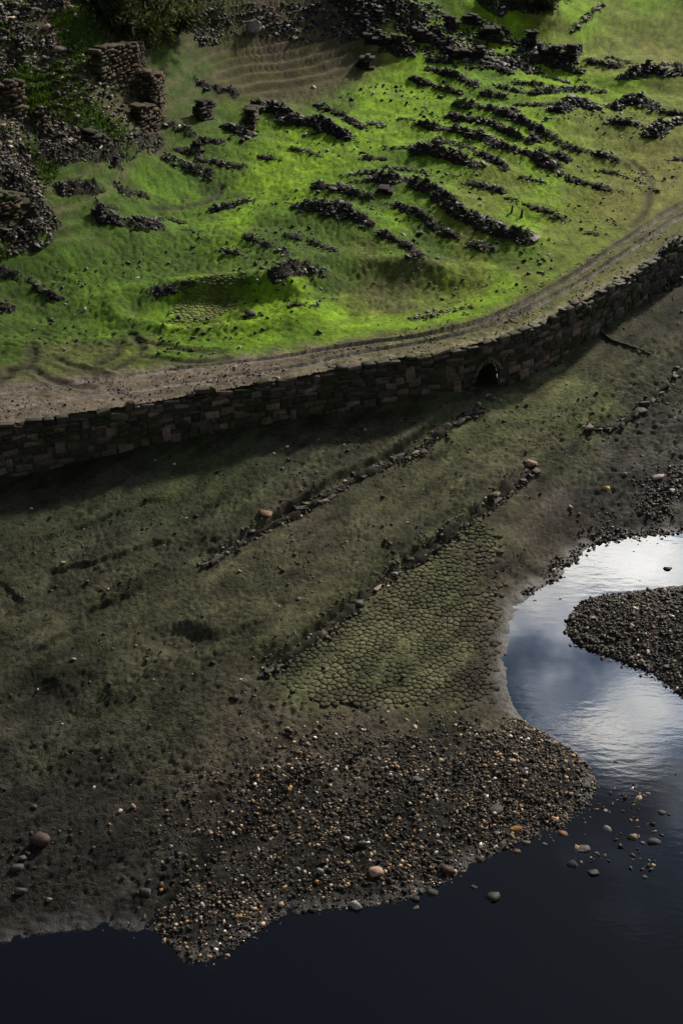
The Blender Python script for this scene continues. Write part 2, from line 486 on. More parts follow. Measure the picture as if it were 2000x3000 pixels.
# ------------------------------------------------------------------ surface colours (what grows or lies there, with shade painted into some zones)
PAL = {'Q': (.072, .066, .026), 'R': (.062, .047, .030), 'L': (.140, .245, .010), 'G': (.074, .142, .011), 'D': (.046, .082, .012), 'O': (.118, .145, .022), 'Y': (.145, .146, .036), 'B': (.085, .066, .042),  # D is a green deepened to paint in shading on the left
       'M': (.075, .078, .026), 'N': (.052, .053, .022), 'S': (.027, .025, .022), 'W': (.050, .045, .043), 'E': (.042, .032, .021), 'H': (.036, .050, .013), 'V': (.045, .065, .020)}  # E and H: hillside earth and grass, darkened to paint in hill shade
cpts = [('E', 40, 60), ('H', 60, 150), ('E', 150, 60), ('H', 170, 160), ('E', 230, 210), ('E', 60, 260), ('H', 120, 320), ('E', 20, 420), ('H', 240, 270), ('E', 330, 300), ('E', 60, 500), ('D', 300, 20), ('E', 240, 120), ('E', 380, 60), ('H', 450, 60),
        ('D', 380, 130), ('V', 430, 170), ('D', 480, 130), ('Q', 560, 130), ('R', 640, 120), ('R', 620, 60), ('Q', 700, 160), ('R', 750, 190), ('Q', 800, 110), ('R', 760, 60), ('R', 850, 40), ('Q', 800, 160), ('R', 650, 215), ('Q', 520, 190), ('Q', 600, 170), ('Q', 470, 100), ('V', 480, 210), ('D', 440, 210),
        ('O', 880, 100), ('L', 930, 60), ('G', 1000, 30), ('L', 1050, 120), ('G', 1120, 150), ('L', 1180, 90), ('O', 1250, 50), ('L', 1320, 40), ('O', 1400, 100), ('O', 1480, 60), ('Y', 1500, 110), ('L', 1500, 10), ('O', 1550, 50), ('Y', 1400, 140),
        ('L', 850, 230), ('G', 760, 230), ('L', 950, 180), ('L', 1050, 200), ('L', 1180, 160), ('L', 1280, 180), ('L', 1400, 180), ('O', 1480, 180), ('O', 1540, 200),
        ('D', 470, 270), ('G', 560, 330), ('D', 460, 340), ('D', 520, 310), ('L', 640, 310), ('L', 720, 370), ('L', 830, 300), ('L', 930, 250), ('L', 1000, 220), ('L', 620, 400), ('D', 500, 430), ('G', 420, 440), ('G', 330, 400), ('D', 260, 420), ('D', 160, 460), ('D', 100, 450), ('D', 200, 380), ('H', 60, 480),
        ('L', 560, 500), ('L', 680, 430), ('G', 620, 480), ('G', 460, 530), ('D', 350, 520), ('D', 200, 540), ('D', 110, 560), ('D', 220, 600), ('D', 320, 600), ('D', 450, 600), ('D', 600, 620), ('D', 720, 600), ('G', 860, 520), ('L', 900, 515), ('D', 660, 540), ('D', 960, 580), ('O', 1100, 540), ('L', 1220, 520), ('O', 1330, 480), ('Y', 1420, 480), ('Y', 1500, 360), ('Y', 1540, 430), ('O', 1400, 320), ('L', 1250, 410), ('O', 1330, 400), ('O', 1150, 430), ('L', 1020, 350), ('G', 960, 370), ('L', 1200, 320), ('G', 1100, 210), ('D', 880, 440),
        ('D', 40, 610), ('D', 60, 690), ('D', 130, 640), ('G', 200, 640), ('G', 260, 690), ('D', 320, 660), ('O', 460, 700), ('L', 600, 710), ('L', 690, 690), ('L', 420, 725), ('D', 780, 660), ('M', 860, 640), ('M', 900, 690), ('O', 820, 700), ('M', 960, 650), ('O', 1080, 650), ('L', 1080, 705), ('L', 1000, 735), ('L', 860, 745), ('L', 760, 730), ('G', 650, 760), ('L', 560, 770), ('G', 480, 790), ('G', 380, 740), ('D', 300, 760), ('D', 150, 730), ('D', 60, 770), ('M', 150, 800), ('O', 330, 800), ('M', 240, 820), ('G', 420, 820), ('M', 60, 830),
        ('O', 1200, 640), ('G', 1260, 600), ('O', 1300, 560), ('D', 1160, 600), ('O', 1400, 530), ('L', 1150, 670), ('O', 1250, 650),
        ('N', 60, 1130), ('N', 250, 1080), ('N', 480, 1020), ('N', 700, 975), ('V', 60, 1180), ('V', 250, 1150), ('D', 380, 1120), ('V', 600, 1060), ('D', 520, 1090), ('N', 800, 990), ('V', 120, 1250), ('V', 300, 1210), ('N', 420, 1260), ('N', 200, 1300), ('N', 60, 1340), ('M', 320, 1350), ('M', 150, 1420), ('N', 60, 1480), ('M', 300, 1480), ('N', 420, 1450),
        ('M', 560, 1320), ('M', 640, 1240), ('B', 700, 1200), ('M', 800, 1150), ('M', 940, 1110), ('O', 1050, 1020), ('M', 1080, 960), ('O', 1200, 940), ('M', 1180, 900), ('O', 1300, 900), ('M', 1400, 850), ('O', 1350, 940), ('M', 1450, 800), ('N', 1500, 740), ('N', 1540, 700), ('N', 1450, 760), ('M', 1500, 860), ('W', 1520, 960), ('M', 1300, 1030), ('W', 1420, 1050), ('W', 1540, 1080), ('W', 1480, 1180), ('W', 1330, 1180), ('B', 1220, 1180), ('M', 1100, 1090), ('M', 1000, 1180), ('O', 1120, 1240), ('O', 1000, 1330), ('O', 950, 1420), ('O', 860, 1500), ('O', 760, 1560), ('O', 1000, 1520), ('O', 900, 1590), ('M', 1070, 1450), ('B', 1120, 1400), ('B', 1140, 1500), ('B', 1190, 1330), ('B', 1130, 1600), ('B', 1260, 1260),
        ('M', 500, 1400), ('M', 640, 1400), ('M', 760, 1330), ('M', 860, 1240), ('M', 560, 1500), ('N', 450, 1540), ('M', 600, 1580), ('N', 250, 1560), ('N', 100, 1580), ('S', 130, 1640), ('N', 280, 1650), ('N', 400, 1620), ('B', 520, 1640), ('B', 640, 1690), ('B', 560, 1720), ('N', 350, 1700), ('N', 150, 1720), ('S', 60, 1800), ('S', 200, 1800), ('S', 330, 1820), ('B', 460, 1800), ('S', 150, 1950), ('S', 300, 1980), ('S', 60, 2080), ('S', 250, 2100), ('S', 420, 2000), ('S', 560, 1980), ('S', 700, 1900), ('S', 900, 1800), ('S', 1100, 1780), ('S', 1000, 1950), ('S', 1300, 1800), ('S', 700, 2050), ('S', 450, 2150), ('B', 800, 1700), ('B', 900, 1640), ('W', 1450, 1430), ('W', 1550, 1450), ('W', 1400, 1400), ('W', 1520, 1530), ('S', 800, 2250), ('S', 1400, 2000), ('S', 200, 2250)]
def colour_field():
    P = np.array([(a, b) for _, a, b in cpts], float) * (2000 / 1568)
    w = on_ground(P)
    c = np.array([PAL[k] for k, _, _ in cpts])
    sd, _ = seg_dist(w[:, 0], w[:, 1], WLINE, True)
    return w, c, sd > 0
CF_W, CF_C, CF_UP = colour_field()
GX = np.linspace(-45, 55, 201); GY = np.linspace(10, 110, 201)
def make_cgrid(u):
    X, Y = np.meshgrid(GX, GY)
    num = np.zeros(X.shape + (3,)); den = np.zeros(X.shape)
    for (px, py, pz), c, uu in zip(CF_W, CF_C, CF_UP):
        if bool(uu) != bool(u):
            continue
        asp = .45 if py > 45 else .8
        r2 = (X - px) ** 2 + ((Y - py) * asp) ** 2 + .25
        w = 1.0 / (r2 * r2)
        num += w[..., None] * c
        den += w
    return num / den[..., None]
CGRID = [make_cgrid(0), make_cgrid(1)]
LOWER = .68
def lower_c(c):
    g = c.mean(-1, keepdims=True) * np.array((1.12, 1.02, .80))
    return (c * .5 + g * .5) * LOWER
def cgrid(x, y, u):
    fx = np.clip((x - GX[0]) / (GX[1] - GX[0]), 0, 199.999); fy = np.clip((y - GY[0]) / (GY[1] - GY[0]), 0, 199.999)
    i = fx.astype(int); j = fy.astype(int)
    a = (fx - i)[..., None]; b = (fy - j)[..., None]
    g = CGRID[u]
    return (g[j, i] * (1 - a) + g[j, i + 1] * a) * (1 - b) + (g[j + 1, i] * (1 - a) + g[j + 1, i + 1] * a) * b
def colours(x, y):
    """colour by zone, some with shade painted in; nearest measured patches, with warped borders"""
    sd, s = seg_dist(x, y, WLINE, True)
    up = sd > 0
    wx = x + .9 * pn(x, y, 2.6, 60) + .4 * pn(x, y, .9, 61)
    wy = y + 1.4 * pn(x, y, 2.6, 62) + .6 * pn(x, y, .9, 63)
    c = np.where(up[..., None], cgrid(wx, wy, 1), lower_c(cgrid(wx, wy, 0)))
    # the road: bare tan earth, wheel ruts greyer with painted edge shadows, a grassy crown to the right
    right = sstep(S_VIS0 + 6, S_VIS0 + 20, s)[..., None]
    tan = np.array((.125, .102, .074)); rut = np.array((.150, .130, .112)); verge = np.array((.095, .094, .036))
    edge = sd + .25 * pn(x, y, .8, 64) + .12 * pn(x, y, .3, 65)
    m = (up * (1 - sstep(-.22, .30 + .45 * (1 - right[..., 0]), edge - road_edge(s))))[..., None]
    rc = tan * (1 - right) + verge * right
    grow = sstep(.05, .45, pn(x, y, .9, 66) + .35 * right[..., 0])[..., None] * right
    rc = rc * (1 - .45 * grow) + np.array((.105, .125, .030)) * .45 * grow
    strip = (np.exp(-((sd - .22 - .06 * pn(x, y, 1.5, 72)) / .20) ** 2))[..., None] * right
    rc = rc * (1 - strip) + np.array((.185, .165, .100)) * strip
    rut_shade = np.zeros(x.shape)  # shadow of each rut's far edge, painted as a dark line
    for cf in (rut_in, rut_out):
        rut_shade = np.maximum(rut_shade, np.exp(-((sd - cf(s) - .14) / .05) ** 2))
    rut_shade = (rut_shade * np.clip(.8 + .7 * pn(x, y, .9, 73), 0, 1))[..., None] * right
    rc = rc * (1 - rut_shade) + np.array((.022, .019, .016)) * rut_shade
    lane = np.zeros(x.shape)
    for cf, wd in ((rut_in, .10), (rut_out, .11)):
        lane = np.maximum(lane, np.exp(-((sd - cf(s)) / wd) ** 4))
    rc = rc * (1 - lane[..., None]) + rut * lane[..., None]
    c = c * (1 - m) + rc * m
    # sediment streaks left by the falling water
    al = x * ROWD[0] + y * ROWD[1]; ac = -x * ROWD[1] + y * ROWD[0]
    st = pn(al * .16, ac, .8, 96) + .6 * pn(al * .2, ac, .3, 97)
    fs = np.where(up, 1.0, np.clip(1 + .55 * st, .45, 1.7))
    c = c * fs[..., None]
    # bare wet mud in the tyre tracks
    for tr in TRACKS:
        x0, y0 = tr.min(0) - 1; x1, y1 = tr.max(0) + 1
        k = (x > x0) & (x < x1) & (y > y0) & (y < y1)
        if k.any():
            d, _ = seg_dist(x[k], y[k], tr)
            e = np.exp(-(d / .22) ** 2)[..., None] * .75
            c[k] = c[k] * (1 - e) + np.array((.035, .030, .022)) * e
    # bare brown soil in bands along the drawdown terraces of the far slope
    zz = np.zeros(x.shape)
    zz[up] = upper_base(x[up], y[up])
    bl = (zz + .06 * pn(x, y, 4.5, 12) + .02 * pn(x, y, 1.2, 13)) / .30
    bn = sstep(.30, .55, bl / 2 - np.floor(bl / 2)) * (1 - sstep(.8, 1.0, bl / 2 - np.floor(bl / 2)))
    bm_ = (bn * sstep(4.0, 4.5, zz) * sstep(-15, -11, x) * (1 - sstep(0, 5, x)) * np.clip(.75 + .8 * pn(x, y, 2.5, 14), 0, 1) * up)[..., None] * .5
    c = c * (1 - bm_) + np.array((.100, .078, .050)) * bm_
    pat = pn(x, y, .7, 67) + .6 * pn(x, y, .25, 68)
    g = np.clip(1 + .42 * pat, .45, 1.6)
    c = c * g[..., None]
    bare = (sstep(.35, .8, pn(x, y, 1.3, 69) + .5 * pn(x, y, .35, 70)) * up)[..., None] * .45
    c = c * (1 - bare) + np.array((.070, .066, .030)) * bare
    return np.clip(c, .004, .6)
def wetness(x, y):
    ds, _ = seg_dist(x, y, SH)
    di, _ = seg_dist(x, y, ISLC)
    right = sstep(6, 12, x) * sstep(28, 33, y) * (1 - sstep(36, 42, y)) * .5
    sd, _ = seg_dist(x, y, WLINE, True)
    w = np.maximum(1 - sstep(.05, .8, np.minimum(ds, di)), .75 * right)
    return np.where(sd > 0, 0.0, np.clip(w + .2 * pn(x, y, .7, 71), 0, 1))

# ------------------------------------------------------------------ materials
def new_mat(name):
    m = bpy.data.materials.new(name)
    m.use_nodes = True
    nt = m.node_tree
    b = nt.nodes['Principled BSDF']
    return m, nt, b
def link(nt, a, b):
    nt.links.new(a, b)
def noise(nt, scale, detail=3.0, coord='Object', rough=.55):
    t = nt.nodes.new('ShaderNodeTexCoord')
    n = nt.nodes.new('ShaderNodeTexNoise')
    n.inputs['Scale'].default_value = scale
    n.inputs['Detail'].default_value = detail
    n.inputs['Roughness'].default_value = rough
    link(nt, t.outputs[coord], n.inputs['Vector'])
    return n.outputs['Fac']
def remap(nt, v, a, b, c, d):
    n = nt.nodes.new('ShaderNodeMapRange')
    n.inputs[1].default_value = a; n.inputs[2].default_value = b; n.inputs[3].default_value = c; n.inputs[4].default_value = d
    link(nt, v, n.inputs[0])
    return n.outputs[0]
def scale_col(nt, col, fac):
    n = nt.nodes.new('ShaderNodeVectorMath'); n.operation = 'SCALE'
    link(nt, col, n.inputs[0]); link(nt, fac, n.inputs['Scale'])
    return n.outputs[0]
def mixc(nt, f, a, b):
    n = nt.nodes.new('ShaderNodeMix'); n.data_type = 'RGBA'
    for k, v in (('Factor', f), ('A', a), ('B', b)):
        if isinstance(v, (tuple, float, int)):
            n.inputs[k].default_value = (*v, 1) if isinstance(v, tuple) else v
        else:
            link(nt, v, n.inputs[k])
    return n.outputs['Result']
def bump(nt, b, h, strength, dist):
    n = nt.nodes.new('ShaderNodeBump')
    n.inputs['Strength'].default_value = strength
    n.inputs['Distance'].default_value = dist
    link(nt, h, n.inputs['Height'])
    link(nt, n.outputs[0], b.inputs['Normal'])

def ground_material():
    m, nt, b = new_mat('ground_algae_and_mud')
    a = nt.nodes.new('ShaderNodeAttribute'); a.attribute_name = 'Col'
    w = nt.nodes.new('ShaderNodeAttribute'); w.attribute_name = 'wet'
    n1 = noise(nt, 7.0, 4); n2 = noise(nt, 22.0, 4, rough=.7)
    c = scale_col(nt, a.outputs['Color'], remap(nt, n1, .3, .7, .72, 1.28))
    c = scale_col(nt, c, remap(nt, w.outputs['Fac'], 0, 1, 1, .5))
    c = scale_col(nt, c, remap(nt, n2, .3, .7, .68, 1.32))
    n3 = noise(nt, 60.0, 2)
    c = scale_col(nt, c, remap(nt, n3, .3, .7, .70, 1.30))
    link(nt, c, b.inputs['Base Color'])
    link(nt, remap(nt, w.outputs['Fac'], 0, 1, .92, .55), b.inputs['Roughness'])
    link(nt, remap(nt, w.outputs['Fac'], 0, 1, .08, .28), b.inputs['Specular IOR Level'])
    add = nt.nodes.new('ShaderNodeMath'); add.operation = 'ADD'
    link(nt, n1, add.inputs[0]); link(nt, n2, add.inputs[1])
    g = nt.nodes.new('ShaderNodeNewGeometry')
    wp = nt.nodes.new('ShaderNodeTexNoise'); wp.inputs['Scale'].default_value = 2.2; wp.inputs['Detail'].default_value = 2
    link(nt, g.outputs['Position'], wp.inputs['Vector'])
    va = nt.nodes.new('ShaderNodeVectorMath'); va.operation = 'MULTIPLY_ADD'
    link(nt, wp.outputs['Color'], va.inputs[0]); va.inputs[1].default_value = (.35, .35, 0); link(nt, g.outputs['Position'], va.inputs[2])
    vo = nt.nodes.new('ShaderNodeTexVoronoi'); vo.feature = 'DISTANCE_TO_EDGE'; vo.voronoi_dimensions = '2D'; vo.inputs['Scale'].default_value = 5.2
    link(nt, va.outputs[0], vo.inputs['Vector'])
    ck = remap(nt, vo.outputs['Distance'], 0, .10, 0, 1)
    cr = nt.nodes.new('ShaderNodeAttribute'); cr.attribute_name = 'crack'
    cm = nt.nodes.new('ShaderNodeMath'); cm.operation = 'MULTIPLY'
    link(nt, ck, cm.inputs[0]); link(nt, cr.outputs['Fac'], cm.inputs[1])
    ad2 = nt.nodes.new('ShaderNodeMath'); ad2.operation = 'MULTIPLY_ADD'
    link(nt, cm.outputs[0], ad2.inputs[0]); ad2.inputs[1].default_value = .65; link(nt, add.outputs[0], ad2.inputs[2])
    bump(nt, b, ad2.outputs[0], .7, .04)
    return m
def stone_material(name, ramp, rough=.6, attr=False, moss=0.0, spec=.35, mossc=(.035, .055, .012)):
    m, nt, b = new_mat(name)
    if attr:
        a = nt.nodes.new('ShaderNodeAttribute'); a.attribute_name = 'Col'
        c = a.outputs['Color']
    else:
        oi = nt.nodes.new('ShaderNodeObjectInfo')
        r = nt.nodes.new('ShaderNodeValToRGB')
        els = r.color_ramp.elements
        while len(els) < len(ramp):
            els.new(.5)
        for e, (p, col) in zip(els, ramp):
            e.position = p; e.color = (*col, 1)
        link(nt, oi.outputs['Random'], r.inputs[0])
        c = r.outputs[0]
    g = nt.nodes.new('ShaderNodeNewGeometry')
    n = nt.nodes.new('ShaderNodeTexNoise')
    n.inputs['Scale'].default_value = 9.0; n.inputs['Detail'].default_value = 5.0
    link(nt, g.outputs['Position'], n.inputs['Vector'])
    c = scale_col(nt, c, remap(nt, n.outputs['Fac'], .3, .7, .6, 1.35))
    if moss:
        n3 = nt.nodes.new('ShaderNodeTexNoise'); n3.inputs['Scale'].default_value = .9; n3.inputs['Detail'].default_value = 6.0
        link(nt, g.outputs['Position'], n3.inputs['Vector'])
        c = mixc(nt, remap(nt, n3.outputs['Fac'], .62 - moss * .25, .80 - moss * .25, 0, .9), c, mossc)
    link(nt, c, b.inputs['Base Color'])
    b.inputs['Roughness'].default_value = rough
    b.inputs['Specular IOR Level'].default_value = spec
    bump(nt, b, n.outputs['Fac'], .5, .03)
    return m
M = {}
M['ground'] = ground_material()
M['slate'] = stone_material('dark_slate_rubble', [(0, (.018, .016, .015)), (.55, (.032, .028, .025)), (.85, (.060, .052, .046)), (1, (.18, .16, .14))], .65, spec=.2)
M['slate_mix'] = stone_material('dark_slate_chips', None, .65, True, spec=.2)
M['rubble_earth'] = stone_material('dark_rubble_earth', [(0, (.016, .014, .012)), (1, (.026, .022, .017))], .95, moss=.42, mossc=(.050, .085, .014), spec=.1)
M['rubble_mud'] = stone_material('dark_buried_footing', [(0, (.022, .019, .014)), (1, (.030, .025, .018))], .95, moss=.35, mossc=(.035, .034, .016), spec=.08)
M['ruin'] = stone_material('brown_schist_masonry', [(0, (.020, .015, .011)), (.5, (.038, .028, .020)), (1, (.10, .066, .040))], .85, moss=.25, spec=.15)
M['dark_ruin'] = stone_material('black_schist_masonry', [(0, (.016, .013, .012)), (.6, (.028, .023, .020)), (1, (.060, .050, .042))], .85, spec=.12, moss=.2)
M['wall_stone'] = stone_material('retaining_wall_stone', [(0, (.024, .022, .015)), (.35, (.052, .044, .032)), (.65, (.090, .072, .055)), (.92, (.16, .110, .080)), (1, (.12, .108, .095))], .85, moss=.58, mossc=(.024, .034, .009), spec=.15)
M['mortar'] = stone_material('mossy_wall_core', [(0, (.028, .026, .016)), (1, (.032, .030, .018))], .95, moss=.6, mossc=(.020, .030, .008))
M['row_stone'] = stone_material('muddy_row_stone', [(0, (.024, .019, .015)), (.7, (.050, .039, .031)), (.90, (.10, .072, .052)), (1, (.30, .20, .14))], .75, moss=.4, mossc=(.03, .03, .016), spec=.2)
M['pebble'] = stone_material('river_pebbles', None, .65, True, spec=.16)
M['plate'] = M['ground']

# ------------------------------------------------------------------ mesh helpers
def tag(o, label=None, cat=None, group=None, kind=None):
    if cat and not kind:
        kind = 'thing'
    for k, v in (('label', label), ('category', cat), ('group', group), ('kind', kind)):
        if v:
            o[k] = v
    return o
def mesh_np(name, V, F, mat=None, smooth=False, col=None, extra=None):
    """F: (n,3) or (n,4) int array"""
    me = bpy.data.meshes.new(name)
    V = np.ascontiguousarray(V, np.float32); F = np.ascontiguousarray(F, np.int32)
    k = F.shape[1]
    me.vertices.add(len(V)); me.vertices.foreach_set('co', V.ravel())
    me.loops.add(F.size); me.loops.foreach_set('vertex_index', F.ravel())
    me.polygons.add(len(F))
    me.polygons.foreach_set('loop_start', np.arange(0, F.size, k, dtype=np.int32))
    if smooth:
        me.polygons.foreach_set('use_smooth', np.ones(len(F), bool))
    if col is not None:
        a = me.color_attributes.new('Col', 'FLOAT_COLOR', 'POINT')
        c4 = np.ones((len(V), 4), np.float32); c4[:, :3] = col
        a.data.foreach_set('color', c4.ravel())
    if extra:
        for n, v in extra.items():
            a = me.attributes.new(n, 'FLOAT', 'POINT')
            a.data.foreach_set('value', np.ascontiguousarray(v, np.float32))
    me.update(calc_edges=True)
    me.validate()
    if mat:
        me.materials.append(mat)
    return me
def add(name, data, parent=None, loc=None, rot=None, scale=None):
    o = bpy.data.objects.new(name, data)
    COL.objects.link(o)
    if parent is not None:
        o.parent = parent
    if loc is not None:
        o.location = loc
    if rot is not None:
        o.rotation_euler = rot
    if scale is not None:
        o.scale = scale
    return o
def empty(name, loc):
    o = add(name, None, loc=loc)
    o.empty_display_size = .2
    return o

# stone shapes shared by all stones: angular shards, rounded pebbles, squared blocks
def hull_shape(n, flat, rnd, seed, boxy):
    r = np.random.default_rng(seed)
    p = r.normal(size=(n, 3)); p /= np.linalg.norm(p, axis=1)[:, None]
    if boxy:
        q = r.uniform(-.5, .5, size=(n, 3))
        ax = r.integers(0, 3, n)
        q[np.arange(n), ax] = np.sign(q[np.arange(n), ax]) * .5
        p = q * (1 + r.uniform(-.1, .1, (n, 1)))
    else:
        p = p * .5 * (1 + r.uniform(-rnd, rnd, (n, 1)))
    p[:, 2] *= flat
    bm = bmesh.new()
    for v in p:
        bm.verts.new(v)
    res = bmesh.ops.convex_hull(bm, input=bm.verts)
    for v in [v for v in bm.verts if not v.link_faces]:
        bm.verts.remove(v)
    bmesh.ops.triangulate(bm, faces=bm.faces)
    bm.verts.ensure_lookup_table()
    bm.normal_update()
    V = np.array([v.co[:] for v in bm.verts]); F = np.array([[v.index for v in f.verts] for f in bm.faces])
    bm.free()
    V -= (V.max(0) + V.min(0)) / 2
    return V, F
SHARD = [hull_shape(13, .85, 0, 100 + i, True) for i in range(10)]
PEB = [hull_shape(14, .8, .13, 200 + i, False) for i in range(8)]
def block_shape(seed):
    r = np.random.default_rng(seed)
    bm = bmesh.new()
    bmesh.ops.create_cube(bm, size=1.0)
    for v in bm.verts:
        v.co += Vector(r.uniform(-.07, .07, 3))
    bmesh.ops.bevel(bm, geom=list(bm.edges), offset=.055, segments=1, affect='EDGES')
    for v in bm.verts:
        v.co += Vector(r.uniform(-.02, .02, 3))
    bmesh.ops.triangulate(bm, faces=bm.faces)
    bm.verts.ensure_lookup_table()
    V = np.array([v.co[:] for v in bm.verts]); F = np.array([[v.index for v in f.verts] for f in bm.faces])
    bm.free()
    return V, F
BLOCK = [block_shape(300 + i) for i in range(8)]
_shared = {}
def shared(kind, i, mat):
    key = (kind, i, mat)
    if key not in _shared:
        V, F = {'shard': SHARD, 'peb': PEB, 'block': BLOCK}[kind][i]
        _shared[key] = mesh_np(kind, V, F, M[mat], kind == 'peb')
    return _shared[key]
def rotmats(e):
    cx, sx = np.cos(e[:, 0]), np.sin(e[:, 0]); cy, sy = np.cos(e[:, 1]), np.sin(e[:, 1]); cz, sz = np.cos(e[:, 2]), np.sin(e[:, 2])
    m = np.empty((len(e), 3, 3))
    m[:, 0, 0] = cy * cz; m[:, 0, 1] = sx * sy * cz - cx * sz; m[:, 0, 2] = cx * sy * cz + sx * sz
    m[:, 1, 0] = cy * sz; m[:, 1, 1] = sx * sy * sz + cx * cz; m[:, 1, 2] = cx * sy * sz - sx * cz
    m[:, 2, 0] = -sy; m[:, 2, 1] = sx * cy; m[:, 2, 2] = cx * cy
    return m
def merged(name, shapes, loc, eul, scl, col, mat, smooth=False):
    """many small stones in one mesh"""
    idx = RNG.integers(0, len(shapes), len(loc))
    rm = rotmats(eul)
    Vs, Fs, Cs = [], [], []
    base = 0
    for k, (V, F) in enumerate(shapes):
        m = np.where(idx == k)[0]
        if not len(m):
            continue
        P = V[None] * scl[m][:, None, :]
        P = np.einsum('nij,nvj->nvi', rm[m], P) + loc[m][:, None, :]
        Vs.append(P.reshape(-1, 3))
        Fs.append((F[None] + (np.arange(len(m)) * len(V))[:, None, None] + base).reshape(-1, 3))
        Cs.append(np.repeat(col[m], len(V), axis=0))
        base += len(m) * len(V)
    return mesh_np(name, np.vstack(Vs), np.vstack(Fs), mat, smooth, np.vstack(Cs))
def stone_cols(n, kind):
    r = RNG.random(n)
    if kind == 'slate':
        c = np.outer(RNG.uniform(.012, .045, n), (1, .92, .84))
        k = r > .90
        c[k] = np.outer(RNG.uniform(.08, .28, k.sum()), (1, .92, .82))
    elif kind == 'earthy':
        c = np.outer(RNG.uniform(.016, .060, n), (1, .80, .62))  # low tones also stand in for shade on the left hillside scree
        k = r > .93
        c[k] = np.outer(RNG.uniform(.16, .42, k.sum()), (1, .80, .60))
    else:   # gravel
        c = np.outer(RNG.uniform(.009, .032, n), (1, .82, .62))
        k = r > .66; c[k] = np.outer(RNG.uniform(.04, .12, k.sum()), (1, .72, .46))
        k = r > .86; c[k] = np.outer(RNG.uniform(.18, .42, k.sum()), (1, .70, .42))
        k = r > .965; c[k] = np.outer(RNG.uniform(.40, .62, k.sum()), (1, .93, .84))
        k = r > .985; c[k] = np.outer(RNG.uniform(.30, .42, k.sum()), (1, .50, .16))
    return c

# ------------------------------------------------------------------ tables of what stands on the ground (picture position, size, look)
OFF['P'] = (0, 0)
_T0 = T
def T(k, pts):
    if k == 'P':
        return np.array(pts, float).reshape(-1, 2) * (600 / 1568)
    return _T0(k, pts)
# standing walls: view, foot of the wall, heights of its top edge, thickness, stone, name, label
RUINS = [
 ('P', [(745, 600), (840, 640), (1035, 725), (1078, 600)], [350, 318, 338, 300], .5, 'ruin', 'ruined_house', 'tall roofless brown stone house corner on the left slope, grass on its top'),
 ('P', [(1045, 735), (1150, 830), (1200, 860), (1232, 700)], [510, 540, 575, 545], .45, 'ruin', 'ruined_wall', 'dark stepped wall with a narrow sunlit end, in front of the tall house corner'),
 ('P', [(1050, 975), (1120, 985), (1190, 965)], [790, 765, 800], .5, 'ruin', 'wall_stub', 'square brown wall stub lit by the sun below the tall house corner'),
 ('P', [(-40, 820), (95, 870), (170, 850)], [610, 600, 615], .5, 'ruin', 'wall_stub', 'brown wall end at the left edge of the slope with a sunlit right face'),
 ('P', [(312, 935), (345, 935)], [800, 815], .3, 'ruin', 'standing_slab', 'narrow upright stone slab alone on the left slope'),
 ('P', [(660, 1075), (800, 1085)], [975, 1000], .6, 'dark_ruin', 'wall_stub', 'low dark wall remnant in the rubble at the foot of the left slope'),
 ('A', [(-30, 1010), (60, 1020), (98, 1000)], [880, 870, 900], .6, 'ruin', 'wall_stub', 'ochre brown wall end at the left edge above the black scree'),
 ('A', [(915, 560), (970, 550)], [455, 450], .45, 'dark_ruin', 'wall_stub', 'small dark upright wall stub below the brown terraces'),
 ('A', [(1125, 605), (1150, 608), (1172, 560)], [520, 492, 490], .45, 'ruin', 'wall_stub', 'wall end with brown face at the left end of a rubble mound'),
 ('A', [(885, 690), (925, 695)], [640, 615], .5, 'dark_ruin', 'wall_stub', 'small dark hooked wall stub standing in the green flat at left'),
 ('B', [(495, 285), (580, 285), (655, 285)], [210, 222, 215], .5, 'dark_ruin', 'ruined_wall', 'long straight black wall with even top in the far ruined hamlet'),
 ('B', [(905, 280), (960, 290), (1050, 305), (1085, 240)], [200, 215, 212, 200], .5, 'dark_ruin', 'ruined_house', 'black roofless house walls with notched top right of the tall pillar'),
 ('B', [(848, 228), (886, 226)], [118, 122], .5, 'dark_ruin', 'stone_pillar', 'tall slim black stone pillar standing alone in the far hamlet'),
 ('B', [(648, 175), (735, 195)], [112, 118], .7, 'dark_ruin', 'ruined_hut', 'squat dark stone block with pale stones on its front, left of the tall pillar'),
 ('B', [(478, 140), (520, 142)], [72, 68], .45, 'dark_ruin', 'wall_stub', 'dark upright wall stub on the green slope of the far hamlet'),
 ('B', [(565, 105), (605, 120), (634, 112)], [62, 58, 80], .5, 'dark_ruin', 'ruined_wall', 'pair of dark wall ends joined at the back of the far hamlet'),
 ('B', [(850, 52), (960, 58)], [-30, -20], .6, 'dark_ruin', 'ruined_house', 'dark ruined house front cut by the top edge of the picture'),
 ('B', [(82, 300), (135, 318)], [248, 250], .45, 'dark_ruin', 'wall_stub', 'lone black wall stub at the right end of the brown terraces'),
 ('B', [(110, 215), (215, 232)], [150, 160], .5, 'dark_ruin', 'ruined_wall', 'dark wall at the left end of the far hamlet above a lone stub'),
 ('B', [(235, 222), (300, 226)], [135, 140], .5, 'ruin', 'ruined_wall', 'brownish wall face in the middle of the left ruins of the far hamlet'),
 ('B', [(330, 200), (430, 215)], [112, 140], .5, 'dark_ruin', 'ruined_wall', 'dark sloping gable wall left of the long straight black wall'),
 ('B', [(50, 110), (200, 120)], [45, 50], .5, 'dark_ruin', 'ruined_wall', 'dark wall high up among the rubble above the brown terraces'),
 ('B', [(865, 655), (900, 660)], [600, 605], .45, 'dark_ruin', 'wall_stub', 'dark stub standing inside a pair of long rubble banks'),
 ('B', [(182, 895), (220, 900)], [832, 838], .5, 'dark_ruin', 'wall_stub', 'square dark wall end at the near left tip of the largest rubble heap'),
]
